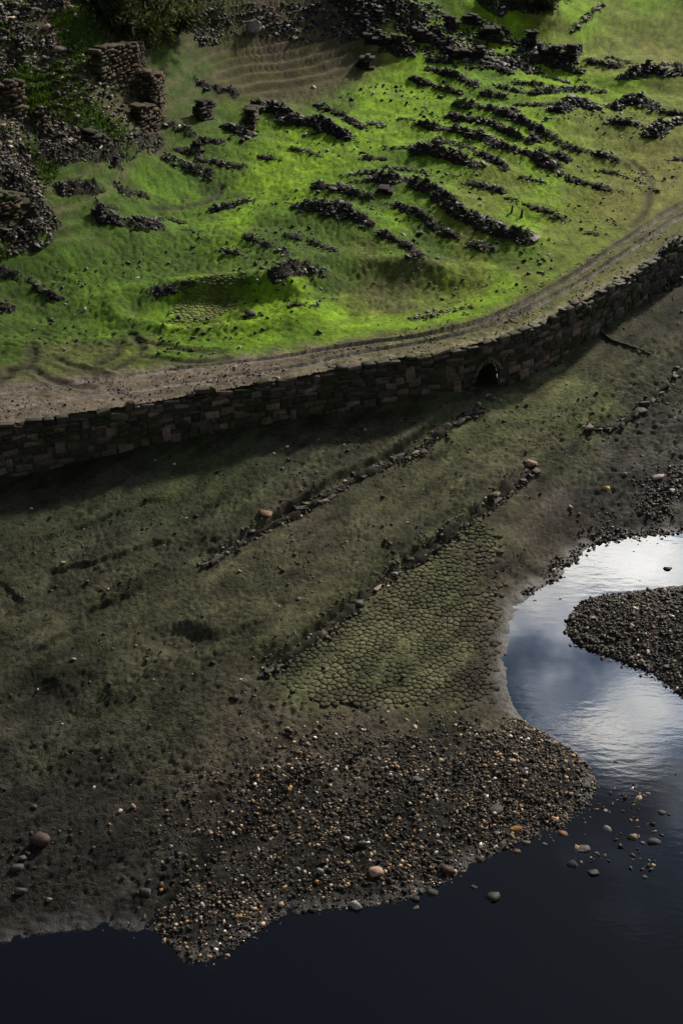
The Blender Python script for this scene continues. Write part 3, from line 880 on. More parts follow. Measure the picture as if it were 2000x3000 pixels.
# rubble banks: view, crest line, visible thickness (view px), label
RUBBLE = [
 ('B', [(540, 500), (700, 525), (830, 580), (985, 665)], 52, 'long black rubble bank, rear one of a close pair beside the open hollow'),
 ('B', [(500, 555), (650, 580), (760, 625), (860, 675)], 50, 'front bank of the close pair of long black rubble banks'),
 ('B', [(370, 595), (560, 630), (740, 695), (880, 740), (960, 790)], 62, 'long thick rubble bank sloping down right across the village centre'),
 ('B', [(970, 800), (1060, 840), (1200, 875), (1310, 895)], 34, 'low thin rubble tail running out onto the olive mud at right'),
 ('B', [(440, 665), (560, 690), (700, 760), (745, 795)], 46, 'rubble bank just in front of the long thick central bank'),
 ('B', [(195, 692), (330, 710)], 18, 'thin low line of stones with one white slab at its left'),
 ('B', [(95, 745), (185, 742)], 42, 'small round rubble mound left of the pale-flecked heap'),
 ('B', [(360, 720), (480, 740), (610, 790)], 85, 'broad rubble heap flecked with many pale stones in the village centre'),
 ('B', [(200, 775), (380, 800)], 30, 'low dark bank running left from the pale-flecked heap'),
 ('B', [(25, 812), (155, 815)], 28, 'small dark bank with a pointed peak above a dark green hollow'),
 ('B', [(190, 850), (330, 870), (450, 930), (520, 990), (640, 1060), (740, 1100), (835, 1115)], 88, 'largest rubble heap, a long wide ridge running down to the right'),
 ('B', [(590, 855), (730, 895)], 40, 'rubble bank joining the back of the largest ridge'),
 ('B', [(755, 920), (860, 955), (1015, 1015)], 30, 'thin straight rubble bank beyond the end of the largest ridge'),
 ('B', [(15, 895), (130, 925)], 52, 'rubble mound at the left end of the dark green hollow'),
 ('B', [(-110, 975), (0, 985), (80, 1030), (130, 1060)], 75, 'thick dark rubble mound left of the dark green hollow'),
 ('B', [(210, 950), (350, 995), (430, 1060), (515, 1105)], 48, 'curved rubble bank enclosing the near side of the dark green hollow'),
 ('B', [(185, 1095), (250, 1120), (320, 1165), (350, 1190)], 50, 'lowest grey rubble bank of the village centre'),
 ('B', [(690, 510), (800, 528)], 26, 'short dark bank behind the close pair of banks'),
 ('B', [(815, 492), (985, 515)], 24, 'thin dark bank left of the cone-shaped heap'),
 ('B', [(875, 450), (1000, 430), (1110, 425), (1190, 440)], 42, 'rounded dark mound behind the cone-shaped heap'),
 ('B', [(1000, 540), (1070, 500), (1140, 520)], 85, 'cone-shaped heap of black stones with grey top'),
 ('B', [(1295, 385), (1400, 350), (1490, 365)], 62, 'large dark mound on the right beyond the cone-shaped heap'),
 ('B', [(1405, 305), (1550, 310)], 24, 'flat dark bank at the far right edge behind a large mound'),
 ('B', [(1540, 360), (1610, 355)], 45, 'dark mound cut by the right edge of the picture, farthest back'),
 ('B', [(1250, 520), (1335, 480), (1410, 505)], 58, 'dark heap with pale flecks on the right side of the flat'),
 ('B', [(1230, 575), (1345, 590)], 48, 'low dark heap in front of the pale-flecked right heap'),
 ('B', [(1425, 525), (1590, 550)], 32, 'long dark bank reaching the right edge of the picture'),
 ('B', [(1420, 640), (1490, 600), (1600, 575)], 68, 'big dark mound cut by the right edge, nearest of those there'),
 ('B', [(1500, 750), (1600, 735)], 30, 'small dark bank low at the right edge above the road'),
 ('B', [(1035, 692), (1150, 715), (1255, 750)], 36, 'dark bank right of the central bank near the olive mud'),
 ('B', [(915, 710), (1025, 745)], 42, 'short thick bank between the central bank and the right one'),
 ('B', [(1195, 800), (1290, 815), (1385, 845)], 28, 'faint low bank beside the curved tyre track'),
 ('B', [(405, 335), (500, 360), (612, 405)], 46, 'black rubble bank in front of the long straight wall'),
 ('B', [(330, 378), (400, 400), (535, 440)], 34, 'thin dark bank, nearest of the two below the long straight wall'),
 ('B', [(735, 412), (835, 440)], 28, 'small dark bank alone on the bright green flat'),
 ('B', [(668, 445), (738, 460)], 34, 'small dark stone heap left of another small bank'),
 ('B', [(785, 392), (905, 400)], 30, 'small dark heap with pointed top in the bright green flat'),
 ('B', [(945, 362), (1035, 385)], 16, 'short low line of dark stones before the notched house'),
 ('B', [(680, 250), (765, 270)], 24, 'low dark bank right beside the long straight wall'),
 ('B', [(745, 292), (835, 312)], 26, 'low dark bank left below the tall pillar'),
 ('B', [(1135, 295), (1265, 318)], 32, 'dark bank on the right of the notched house'),
 ('B', [(1225, 272), (1320, 298)], 18, 'thin dark bank farthest right of the notched house'),
 ('B', [(850, 285), (960, 315), (1095, 350)], 48, 'rubble apron at the foot of the notched house'),
 ('B', [(650, 310), (755, 348)], 40, 'rubble spilling from the right end of the long straight wall'),
 ('B', [(0, 555), (60, 580), (130, 610)], 30, 'low dark bank on the green flat left of the village centre'),
 ('B', [(140, 582), (190, 590)], 26, 'small isolated dark stone heap on the bright green flat'),
 ('B', [(265, 560), (320, 565)], 16, 'tiny dark stone heap above the pale slab line'),
 ('B', [(40, 110), (150, 190), (220, 235), (290, 250)], 60, 'rubble slope under the left walls of the far hamlet'),
 ('B', [(280, 120), (420, 190), (500, 260)], 62, 'steep rubble running down beside the dark gable wall'),
 ('B', [(0, 30), (130, 60), (280, 60), (350, 90)], 70, 'wide rubble field at the top above the left walls'),
 ('B', [(690, 60), (760, 30), (850, 60)], 75, 'rubble cone beside the house front cut by the top edge'),
 ('B', [(410, 290), (480, 300)], 40, 'small rubble heap against the left foot of the long straight wall'),
 ('A', [(1170, 545), (1240, 520), (1330, 565)], 75, 'dark rounded rubble mound attached to a brown wall end'),
 ('A', [(1045, 610), (1140, 640)], 55, 'low rubble apron in front of the brown wall end'),
 ('A', [(1310, 585), (1450, 590), (1500, 610), (1590, 655)], 70, 'long dark rubble bank right of the rounded mound'),
 ('A', [(925, 400), (1070, 425)], 34, 'dark bank at the foot of the brown terraces'),
 ('A', [(720, 555), (870, 615)], 40, 'sloping dark bank with one white stone at its middle'),
 ('A', [(940, 660), (1015, 670)], 42, 'hooked dark rubble heap beside a small wall stub at left'),
 ('A', [(815, 700), (905, 715)], 32, 'low stone line left of the hooked heap'),
 ('A', [(925, 742), (1000, 765), (1115, 775)], 30, 'dark bank with one pale slab on the left green flat'),
 ('A', [(775, 750), (850, 790), (945, 815)], 62, 'grey stone mound ringed by a thin track on the left flat'),
 ('A', [(290, 900), (370, 885), (450, 875)], 55, 'rubble bank at the foot of the left slope'),
 ('A', [(445, 950), (520, 970)], 28, 'small rubble heap above a wider dark mound at left'),
 ('A', [(475, 1010), (560, 1050), (720, 1060)], 80, 'wide dark slate mound low on the left flat'),
 ('A', [(980, 980), (1060, 960), (1145, 935)], 40, 'isolated low bank in the middle of the bright green flat'),
 ('A', [(570, 890), (670, 915)], 40, 'small stony heap left of the ringed mound'),
 ('A', [(1200, 730), (1275, 740)], 28, 'tiny dark heap on the bright green flat left of centre'),
 ('A', [(1345, 690), (1475, 722)], 26, 'thin low stone bank under the long dark bank'),
 ('A', [(1465, 880), (1570, 890)], 60, 'dark mound at the left end of the village centre'),
 ('A', [(1375, 975), (1470, 985), (1580, 1010)], 70, 'dark rubble ridge left of the thick mound beside the dark hollow'),
 ('A', [(0, 820), (90, 880), (170, 990), (170, 1080)], 120, 'black scree fan pouring down the left edge'),
 ('A', [(-20, 1100), (160, 1130), (240, 1060)], 90, 'foot of the black scree at the left edge'),
 ('A', [(180, 720), (420, 730), (560, 700), (720, 670)], 60, 'dark stony scarp at the foot of the left slope'),
 ('A', [(1480, 500), (1570, 540)], 34, 'small dark bank between terraces and green flat'),
 ('C', [(1140, 165), (1230, 200), (1325, 240)], 46, 'straight flat-topped wall remnant lying left of a dark heap'),
 ('C', [(1330, 150), (1420, 175), (1535, 222)], 32, 'thin rubble bank behind the flat-topped wall remnant'),
 ('C', [(1275, 330), (1370, 300), (1465, 325)], 72, 'dark rubble heap at the end of the flat-topped wall remnant'),
 ('C', [(1015, 222), (1090, 235)], 42, 'small dark heap left of the flat-topped wall remnant'),
 ('C', [(680, 415), (800, 395), (965, 340)], 42, 'dark stone bank on the upper edge of the cracked pool'),
 ('C', [(1325, 480), (1380, 470), (1455, 475)], 42, 'grey gravel heap on the rim right of the cracked pool'),
 ('C', [(1125, 518), (1210, 512)], 16, 'short line of reddish stones on the near rim of the pool'),
 ('C', [(0, 310), (130, 360), (180, 400), (260, 440)], 46, 'bent rubble bank at the left edge of the green flat'),
 ('C', [(-20, 510), (50, 480)], 42, 'dark stone heap cut by the left edge above the tyre tracks'),
 ('C', [(700, 100), (760, 75), (850, 95)], 24, 'faint low bank right of the wide slate mound'),
 ('C', [(860, 130), (925, 150)], 24, 'tiny dark heap beyond the faint low bank'),
 ('D', [(600, 200), (690, 220)], 40, 'faint muddy mound in the olive flat below the largest ridge'),
 ('B', [(830, 825), (930, 850)], 28, 'faint low mound right of the largest ridge'),
 ('B', [(1120, 1075), (1180, 1080)], 22, 'tiny muddy mound on the green near the road'),
 ('D', [(1490, 270), (1540, 285), (1590, 290)], 95, 'collapsed black stonework where the retaining wall meets the right edge'),
]
ROWS = [  # lines of half-buried stones on the riverbed: view, line, stone size in view px, label
 ('row', [T('E', [(945, 555), (1050, 490), (1200, 405), (1350, 330), (1500, 245)]), T('G', [(20, 195), (130, 130), (250, 75)]), T('D', [(330, 1150), (480, 1030), (560, 975), (640, 935)])], 46, 'low line of dark broken stones crossing the mud from below the culvert'),
 ('row', [T('E', [(1215, 1065), (1300, 1000), (1400, 930), (1480, 870)]), T('G', [(10, 790), (80, 730), (200, 625), (330, 540), (420, 480), (520, 400), (595, 350), (700, 270), (790, 190), (885, 115)])], 38, 'long straight line of half-buried stones above the cracked mud'),
 ('row', [T('D', [(1130, 1015), (1230, 1030), (1310, 985), (1400, 910), (1490, 830), (1570, 750)])], 52, 'curved line of heaped dark stones on the right side of the riverbed'),
 ('row', [T('D', [(305, 528), (380, 515), (480, 495), (600, 470)])], 22, 'thin row of pale-topped stones beside the road, right of the muddy hollow'),
 ('row', [T('B', [(1055, 150), (1100, 105), (1150, 60), (1205, 15)])], 30, 'straight dark field wall climbing the slope at the upper right'),
]
# single stones: view, x, y, width in view px, colour, label
STONES = [
 ('H', 190, 572, 74, (.060, .036, .028), 'large reddish brown boulder on the dark mud at lower left'),
 ('H', 105, 655, 42, (.06, .055, .05), 'upper grey stone below the reddish boulder'),
 ('H', 80, 698, 48, (.055, .05, .045), 'lower grey stone below the reddish boulder, at the left edge'),
 ('H', 98, 805, 56, (.05, .045, .042), 'round dark stone at the left edge above the black cracked mud'),
 ('H', 668, 815, 44, (.05, .046, .042), 'dark tilted stone left of the gravel bar'),
 ('H', 565, 745, 36, (.055, .05, .046), 'small dark stone on mud left of the gravel bar'),
 ('H', 1470, 712, 36, (.16, .145, .125), 'pale beige stone in the lower middle of the gravel bar'),
 ('H', 1292, 865, 34, (.42, .30, .17), 'tan stone at the lower edge of the gravel bar'),
 ('H', 1096, 918, 28, (.38, .22, .07), 'ochre stone near the lower tip of the gravel bar'),
 ('H', 740, 796, 22, (.40, .22, .06), 'small ochre stone alone at the left side of the gravel bar'),
 ('H', 615, 415, 26, (.36, .22, .18), 'small pinkish stone on the dark mud left of the gravel'),
 ('H', 1090, 225, 28, (.07, .066, .06), 'small grey stone at the upper left of the gravel bar'),
 ('H', 160, 415, 26, (.07, .066, .06), 'small grey stone on the dark mud far left'),
 ('H', 505, 495, 18, (.33, .18, .05), 'tiny ochre stone on the dark mud'),
 ('H', 820, 1065, 40, (.10, .055, .03), 'rusty stone at the water edge of the gravel tip'),
 ('I', 65, 872, 62, (.30, .29, .27), 'pale grey angular stone at the lower edge of the gravel bar'),
 ('I', 157, 716, 52, (.36, .23, .17), 'pinkish round stone low on the gravel bar'),
 ('I', 420, 812, 62, (.045, .040, .035), 'dark boulder at the lower water edge of the gravel bar'),
 ('I', 335, 835, 50, (.035, .032, .028), 'dark wet stone left of the dark boulder at the water edge'),
 ('I', 692, 826, 96, (.050, .048, .034), 'mossy dark rock alone in the water below the gravel bar'),
 ('I', 605, 785, 34, (.03, .03, .028), 'small dark stone in water beside the mossy rock'),
 ('I', 1016, 538, 52, (.34, .14, .045), 'bright orange block at the right water edge of the gravel bar'),
 ('I', 800, 512, 46, (.30, .14, .035), 'orange brown flat stone on the right part of the gravel bar'),
 ('I', 806, 618, 46, (.20, .11, .03), 'ochre brown rock at the water edge left of the orange block'),
 ('I', 846, 582, 34, (.13, .115, .10), 'grey stone beside the ochre brown rock'),
 ('I', 730, 590, 60, (.040, .033, .026), 'dark flat rock just inside the gravel edge'),
 ('I', 485, 705, 52, (.055, .030, .022), 'dark maroon stone on the gravel bar'),
 ('I', 520, 712, 28, (.42, .24, .15), 'salmon stone beside the dark maroon stone'),
 ('I', 750, 383, 24, (.48, .28, .16), 'bright salmon stone in the right middle of the gravel bar'),
 ('I', 458, 200, 30, (.33, .28, .16), 'pale flat stone on the upper gravel bar'),
 ('I', 352, 287, 48, (.075, .07, .068), 'grey flat slab on the upper gravel bar'),
 ('I', 90, 582, 44, (.06, .05, .042), 'dark brown stone on the left of the gravel bar'),
 ('I', 708, 430, 60, (.055, .045, .04), 'dark flat slab in the right half of the gravel bar'),
 ('I', 1220, 516, 52, (.42, .38, .32), 'white and grey angular rock in the shallow water'),
 ('I', 1105, 606, 66, (.15, .14, .12), 'flat grey rock barely out of the shallow water'),
 ('I', 1168, 628, 28, (.30, .27, .24), 'small pale stone right of the flat grey rock in the shallows'),
 ('I', 1155, 718, 44, (.03, .027, .024), 'dark upright stone in the shallows'),
 ('I', 1212, 756, 54, (.028, .025, .022), 'dark flat slab farthest out below the upright stone'),
 ('I', 1058, 680, 50, (.030, .028, .025), 'dark stone in the shallows left of the upright stone'),
 ('I', 1100, 668, 22, (.34, .27, .22), 'tiny pale stone between dark stones in the shallows'),
 ('I', 1436, 576, 62, (.030, .028, .027), 'jagged dark rock standing in the water at right'),
 ('I', 1336, 592, 44, (.032, .028, .026), 'low dark stone left of the jagged dark rock'),
 ('I', 1382, 578, 28, (.11, .10, .09), 'small grey stone between two dark rocks in the water'),
 ('I', 1406, 352, 24, (.48, .44, .40), 'small white stone in open water at right'),
 ('I', 1470, 442, 36, (.05, .045, .045), 'small dark stone in the water near the right edge'),
 ('I', 1210, 430, 26, (.20, .19, .18), 'small grey stone in water beside the tip of the gravel bar'),
 ('I', 1260, 210, 18, (.06, .06, .06), 'tiny dark stone in the bright water off the gravel bar'),
 ('I', 1532, 266, 18, (.03, .03, .03), 'tiny black stone in the bright water near the right edge'),
 ('I', 1388, 735, 26, (.10, .10, .095), 'small grey stone lowest in the open water at right'),
 ('I', 1440, 495, 30, (.16, .15, .14), 'small pale stone above the jagged dark rock'),
 ('I', 1040, 592, 24, (.26, .24, .22), 'small pale stone below the orange block'),
 ('I', 930, 585, 28, (.11, .10, .09), 'small grey stone in water left of the orange block'),
 ('I', 340, 880, 30, (.20, .17, .13), 'small tan stone at the lower water edge right of the pale grey one'),
 ('G', 865, 98, 58, (.26, .17, .13), 'pinkish rounded rock at the upper end of the straight stone line'),
 ('G', 1212, 210, 32, (.40, .26, .10), 'yellow stone on the grey mud at right'),
 ('G', 1298, 144, 32, (.16, .15, .09), 'greenish grey stone on the mud beyond the yellow stone'),
 ('G', 1452, 155, 48, (.36, .29, .26), 'pale pink flat stone on the grey mud near the right edge'),
 ('G', 1518, 220, 36, (.30, .27, .25), 'pale stone nearest the right edge on the grey mud'),
 ('G', 688, 238, 64, (.085, .060, .045), 'brown flat slab lying beside the straight stone line'),
 ('G', 238, 604, 42, (.15, .14, .135), 'grey stone on top of the straight stone line'),
 ('G', 75, 740, 48, (.05, .042, .034), 'dark stone at the lower part of the straight stone line'),
 ('G', 315, 540, 50, (.055, .045, .036), 'dark stone leaning on the middle of the straight stone line'),
 ('G', 1495, 572, 36, (.025, .025, .025), 'black stone standing in the bright inlet at right'),
 ('G', 1368, 628, 14, (.45, .43, .40), 'tiny white stone in the bright inlet above the island'),
 ('G', 1005, 710, 18, (.45, .43, .40), 'tiny white stone in the inlet left of the island'),
 ('G', 1340, 495, 14, (.25, .25, .25), 'tiny stone in the brightest part of the inlet'),
 ('G', 1078, 938, 22, (.05, .045, .042), 'tiny dark stone off the left side of the island'),
 ('G', 1330, 985, 26, (.42, .38, .34), 'white stone on the near edge of the island'),
 ('G', 1150, 805, 24, (.36, .24, .15), 'tan stone on the left part of the island'),
 ('G', 1430, 845, 24, (.36, .20, .12), 'reddish tan stone in the middle of the island'),
 ('G', 235, 70, 28, (.48, .36, .28), 'pale stone on the upper part of the broken stone line'),
 ('E', 1218, 323, 70, (.20, .09, .05), 'orange flat slab lying on the broken stone line'),
 ('E', 1155, 405, 44, (.085, .095, .10), 'blue grey stone left of the orange slab'),
 ('E', 145, 299, 16, (.60, .60, .62), 'white pebble far left on the green mud below the wall'),
 ('E', 801, 95, 14, (.60, .60, .60), 'white pebble below the middle of the wall'),
 ('E', 714, 75, 12, (.36, .42, .60), 'tiny bluish fleck on mud near the wall foot'),
 ('E', 870, 306, 12, (.55, .55, .50), 'upper of two white flecks left of the orange slab'),
 ('E', 855, 341, 14, (.60, .60, .60), 'lower of two white flecks left of the orange slab'),
 ('E', 1318, 15, 16, (.60, .62, .66), 'white pebble right of centre below the wall'),
 ('E', 290, 549, 26, (.30, .26, .14), 'straw coloured stick end on the dark green mud'),
 ('E', 1108, 1086, 16, (.62, .60, .58), 'white pebble near the lower end of the straight stone line'),
 ('E', 1075, 1172, 46, (.020, .019, .017), 'black clod in a small pit below the straight stone line'),
 ('E', 497, 668, 14, (.45, .30, .26), 'small pink stone on the mud at left'),
 ('H', 287, 34, 16, (.60, .58, .54), 'white pebble in the dark hollow at left'),
 ('H', 433, 327, 16, (.62, .62, .62), 'white pebble on the dark mud left of the gravel'),
 ('A', 1165, 142, 60, (.27, .255, .23), 'pale upright slab on the stony slope above the terraces'),
 ('A', 815, 583, 24, (.60, .55, .50), 'white stone on the sloping bank below the tall house corner'),
 ('A', 1150, 825, 18, (.55, .38, .03), 'small yellow fleck on the bright green flat'),
 ('A', 1440, 403, 20, (.36, .32, .27), 'pale stone on the lower brown terrace'),
 ('A', 1455, 490, 48, (.035, .034, .033), 'dark boulder at the foot of the terraces'),
 ('A', 262, 230, 70, (.14, .095, .070), 'flat brown slab lying on the upper left slope'),
 ('A', 215, 125, 36, (.36, .24, .17), 'pinkish stone high on the left slope'),
 ('A', 317, 38, 34, (.34, .20, .13), 'orange stone near the top of the left slope'),
 ('A', 75, 62, 28, (.50, .50, .47), 'white stone in the grass high on the left slope'),
 ('A', 340, 425, 24, (.42, .40, .42), 'white stone on the stony part of the left slope'),
 ('A', 690, 603, 26, (.45, .30, .20), 'pale orange stone below the square wall stub'),
 ('B', 1155, 584, 18, (.66, .62, .54), 'white ball-like stone on the olive flat at right'),
 ('D', 950, 230, 20, (.55, .58, .56), 'white fleck on the green near the road at right'),
 ('C', 633, 335, 18, (.62, .62, .60), 'white fleck on the green flat above the cracked pool'),
 ('C', 235, 522, 28, (.025, .025, .025), 'black stone on the green flat at left'),
 ('C', 288, 100, 16, (.55, .50, .45), 'pale stone below the black scree at left'),
 ('C', 1100, 655, 22, (.42, .38, .24), 'straw coloured stone on the green beside the road'),
 ('B', 378, 497, 26, (.025, .024, .023), 'black upright stone on the bright green flat'),
 ('B', 375, 270, 32, (.50, .50, .50), 'white slab on the grass below the far hamlet'),
 ('B', 290, 188, 16, (.60, .60, .60), 'white fleck at the foot of the brownish hamlet wall'),
 ('D', 640, 68, 26, (.40, .38, .40), 'pale slab on the lower end of the largest ridge'),
 ('B', 535, 912, 24, (.46, .44, .44), 'white stone on the middle of the largest ridge'),
 ('D', 310, 1163, 14, (.50, .46, .40), 'tiny pale stone above the broken stone line'),
 ('D', 633, 912, 16, (.60, .58, .54), 'white pebble in front of the culvert mouth'),
 ('D', 730, 900, 14, (.52, .50, .46), 'small pale pebble right of the culvert mouth'),
 ('D', 690, 893, 34, (.06, .055, .05), 'grey stone on the mud before the culvert mouth'),
]
STAKES = [('B', 780, 985, 962, 'left one of two short wooden stakes beside the largest ridge'), ('B', 824, 1005, 975, 'right one of two short wooden stakes beside the largest ridge')]

# ---- look every table up on the ground in one go
req = []
def ask(p):
    i = sum(len(q) for q in req)
    p = np.asarray(p, float).reshape(-1, 2)
    req.append(p)
    return slice(i, i + len(p))
k_ruin = [ask(T(r[0], r[1])) for r in RUINS]
k_rub = [ask(T(r[0], r[1])) for r in RUBBLE]
k_row = [ask(np.vstack(r[1])) for r in ROWS]
k_st = [ask(T(s[0], [(s[1], s[2])])) for s in STONES]
k_sk = [ask(T(s[0], [(s[1], s[2])])) for s in STAKES]
BUSH = [('F', (345, 105), 2.1, 'olive green willow bush at the top left behind the tall house corner'), ('F', (285, 62), 2.0, 'dark shrub left of the olive bush at the top edge'), ('F', (415, 70), 1.5, 'small dark shrub right of the olive bush at the top edge'), ('F', (1235, 18), 1.2, 'dark shrub beside the house front at the top edge')]
k_bu = [ask(T(b[0], [b[1]])) for b in BUSH]
HIT = on_ground(np.vstack(req))

# the ground swells up softly round every rubble bank
def bank_dims(c, th):
    dist = np.linalg.norm(c - np.array([0, 0, CAM_Z]))
    sd = (CAM_Z - c[2]) / dist
    m = th * .6378 / (FPX / dist)          # visible thickness in metres
    return m / (.93 + 1.7 * sd) * 1.08
for rb, kk in zip(RUBBLE, k_rub):
    W_ = HIT[kk]
    h_ = bank_dims(W_.mean(0), rb[2])
    ln_ = smooth_line(W_[:, :2], 4) if len(W_) > 2 else W_[:, :2]
    SWELLS.append((ln_, h_ * .5, .55 + h_ * 1.9))

# ------------------------------------------------------------------ the ground, as one height grid cut into riverbed, road and village ground
def build_ground():
    dep = np.arctan(np.linspace(math.tan(R(27.5)), math.tan(R(-20.3)), 880)) + R(PITCH)
    Y = CAM_Z / np.tan(dep)
    Y = Y * (CAM_Z - np.interp(Y, [20, 40, 50, 90], [0, 1, 3, 4.5])) / CAM_Z
    far = Y[-1] * np.exp(np.linspace(.02, 2.2, 60))
    near = np.linspace(2, Y[0], 20)[:-1]
    Y = np.concatenate([near, Y, far])
    n = 640
    s = np.linspace(-1, 1, n)
    s = s * (1 + .35 * np.abs(s) ** 4)
    hw = .315 * np.sqrt(Y ** 2 + CAM_Z ** 2)
    hw = hw + np.maximum(Y - 90, 0) * .8
    X = s[None] * hw[:, None]
    YY = np.repeat(Y[:, None], n, 1)
    x, y = X.ravel(), YY.ravel()
    z = ground(x, y)
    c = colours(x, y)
    w = wetness(x, y)
    sd, sw = seg_dist(x, y, WLINE, True)
    ds, _ = seg_dist(x, y, SH)
    ck = np.where(sd > 0, .12 * sstep(2.5, 4, sd) + 1.1 * inside(x, y, CRACK_RIGHT), sstep(.3, 1.2, ds) * np.clip(.55 + .9 * pn(x, y, 3.5, 95) + .9 * inside(x, y, CRACK_LEFT), 0, 1.4))
    V = np.stack([x, y, z], 1)
    sd, sw = seg_dist(x, y, WLINE, True)
    rows = len(Y)
    i = np.arange(rows * n).reshape(rows, n)
    q = np.stack([i[:-1, :-1], i[:-1, 1:], i[1:, 1:], i[1:, :-1]], -1).reshape(-1, 4)
    fs = sd[q]
    fmin, fmax = fs.min(1), fs.max(1)
    mean = fs.mean(1)
    redge = road_edge(sw)[q].mean(1) + .15
    out = {}
    sel = {'riverbed': fmax <= .0, 'road': (fmin > 0) & (mean < redge), 'village_ground': (fmin > 0) & (mean >= redge)}
    for nm, k in sel.items():
        qq = q[k]
        used = np.unique(qq)
        mp = np.full(len(V), -1); mp[used] = np.arange(len(used))
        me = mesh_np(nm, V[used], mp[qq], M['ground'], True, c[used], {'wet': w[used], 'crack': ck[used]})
        out[nm] = tag(add(nm, me), kind='structure')
    return out
GR = build_ground()

# ------------------------------------------------------------------ water
def build_water():
    m, nt, b = new_mat('still_dark_water')
    nt.nodes.remove(b)
    o = nt.nodes['Material Output']
    tr = nt.nodes.new('ShaderNodeBsdfTransparent'); tr.inputs[0].default_value = (.40, .39, .36, 1)
    gl_ = nt.nodes.new('ShaderNodeBsdfGlossy'); gl_.inputs['Roughness'].default_value = .015
    fr = nt.nodes.new('ShaderNodeFresnel'); fr.inputs['IOR'].default_value = 1.8
    mx = nt.nodes.new('ShaderNodeMixShader')
    g = nt.nodes.new('ShaderNodeNewGeometry')
    n1 = nt.nodes.new('ShaderNodeTexNoise'); n1.inputs['Scale'].default_value = 3.2; n1.inputs['Detail'].default_value = 3
    mp = nt.nodes.new('ShaderNodeMapping'); mp.inputs['Scale'].default_value = (.55, 1.5, 1)
    mp.inputs['Rotation'].default_value = (0, 0, R(25))
    link(nt, g.outputs['Position'], mp.inputs['Vector']); link(nt, mp.outputs[0], n1.inputs['Vector'])
    n2 = nt.nodes.new('ShaderNodeTexNoise'); n2.inputs['Scale'].default_value = .16; n2.inputs['Detail'].default_value = 2
    link(nt, g.outputs['Position'], n2.inputs['Vector'])
    mul = nt.nodes.new('ShaderNodeMath'); mul.operation = 'MULTIPLY'
    link(nt, n1.outputs['Fac'], mul.inputs[0]); link(nt, remap(nt, n2.outputs['Fac'], .45, .62, .05, 1.0), mul.inputs[1])
    bp = nt.nodes.new('ShaderNodeBump'); bp.inputs['Strength'].default_value = .055; bp.inputs['Distance'].default_value = .06
    link(nt, mul.outputs[0], bp.inputs['Height'])
    link(nt, bp.outputs[0], gl_.inputs['Normal']); link(nt, bp.outputs[0], fr.inputs['Normal'])
    link(nt, fr.outputs[0], mx.inputs[0]); link(nt, tr.outputs[0], mx.inputs[1]); link(nt, gl_.outputs[0], mx.inputs[2])
    link(nt, mx.outputs[0], o.inputs['Surface'])
    xs = np.linspace(-70, 90, 9); ys = np.linspace(-30, 60, 7)
    X, Y = np.meshgrid(xs, ys)
    V = np.stack([X.ravel(), Y.ravel(), np.zeros(X.size)], 1)
    i = np.arange(X.size).reshape(X.shape)
    q = np.stack([i[:-1, :-1], i[:-1, 1:], i[1:, 1:], i[1:, :-1]], -1).reshape(-1, 4)
    cxy = V[q].mean(1)
    sd, _ = seg_dist(cxy[:, 0], cxy[:, 1], WLINE, True)
    q = q[sd < 6]
    tag(add('river_water', mesh_np('river_water', V, q, m)), kind='structure')
build_water()

# ------------------------------------------------------------------ masonry
def courses(length, zlo, zhi, hr, lr, keep=None, seed=0):
    """stone rectangles (s, z, w, h) laid in uneven courses"""
    r = np.random.default_rng(seed)
    out = []
    zmin = min(zlo(s) for s in np.linspace(0, length, 9))
    zmax = max(zhi(s) for s in np.linspace(0, length, 25))
    z = zmin
    while z < zmax:
        h = r.uniform(*hr)
        s = -r.uniform(0, lr[0])
        while s < length:
            w = r.uniform(*lr) * (1.25 if r.random() < .2 else 1)
            c = s + w / 2
            cc = min(max(c, 0), length)
            zc = z + h / 2
            if -.05 < c < length + .05 and zc > zlo(cc) - .05 and z + h * .6 < zhi(cc):
                if keep is None or keep(c, zc, w, h):
                    out.append((c, zc + r.uniform(-.03, .03), w * r.uniform(.80, 1.02), h * r.uniform(.62, 1.12)))
            s += w
        z += h
    return out

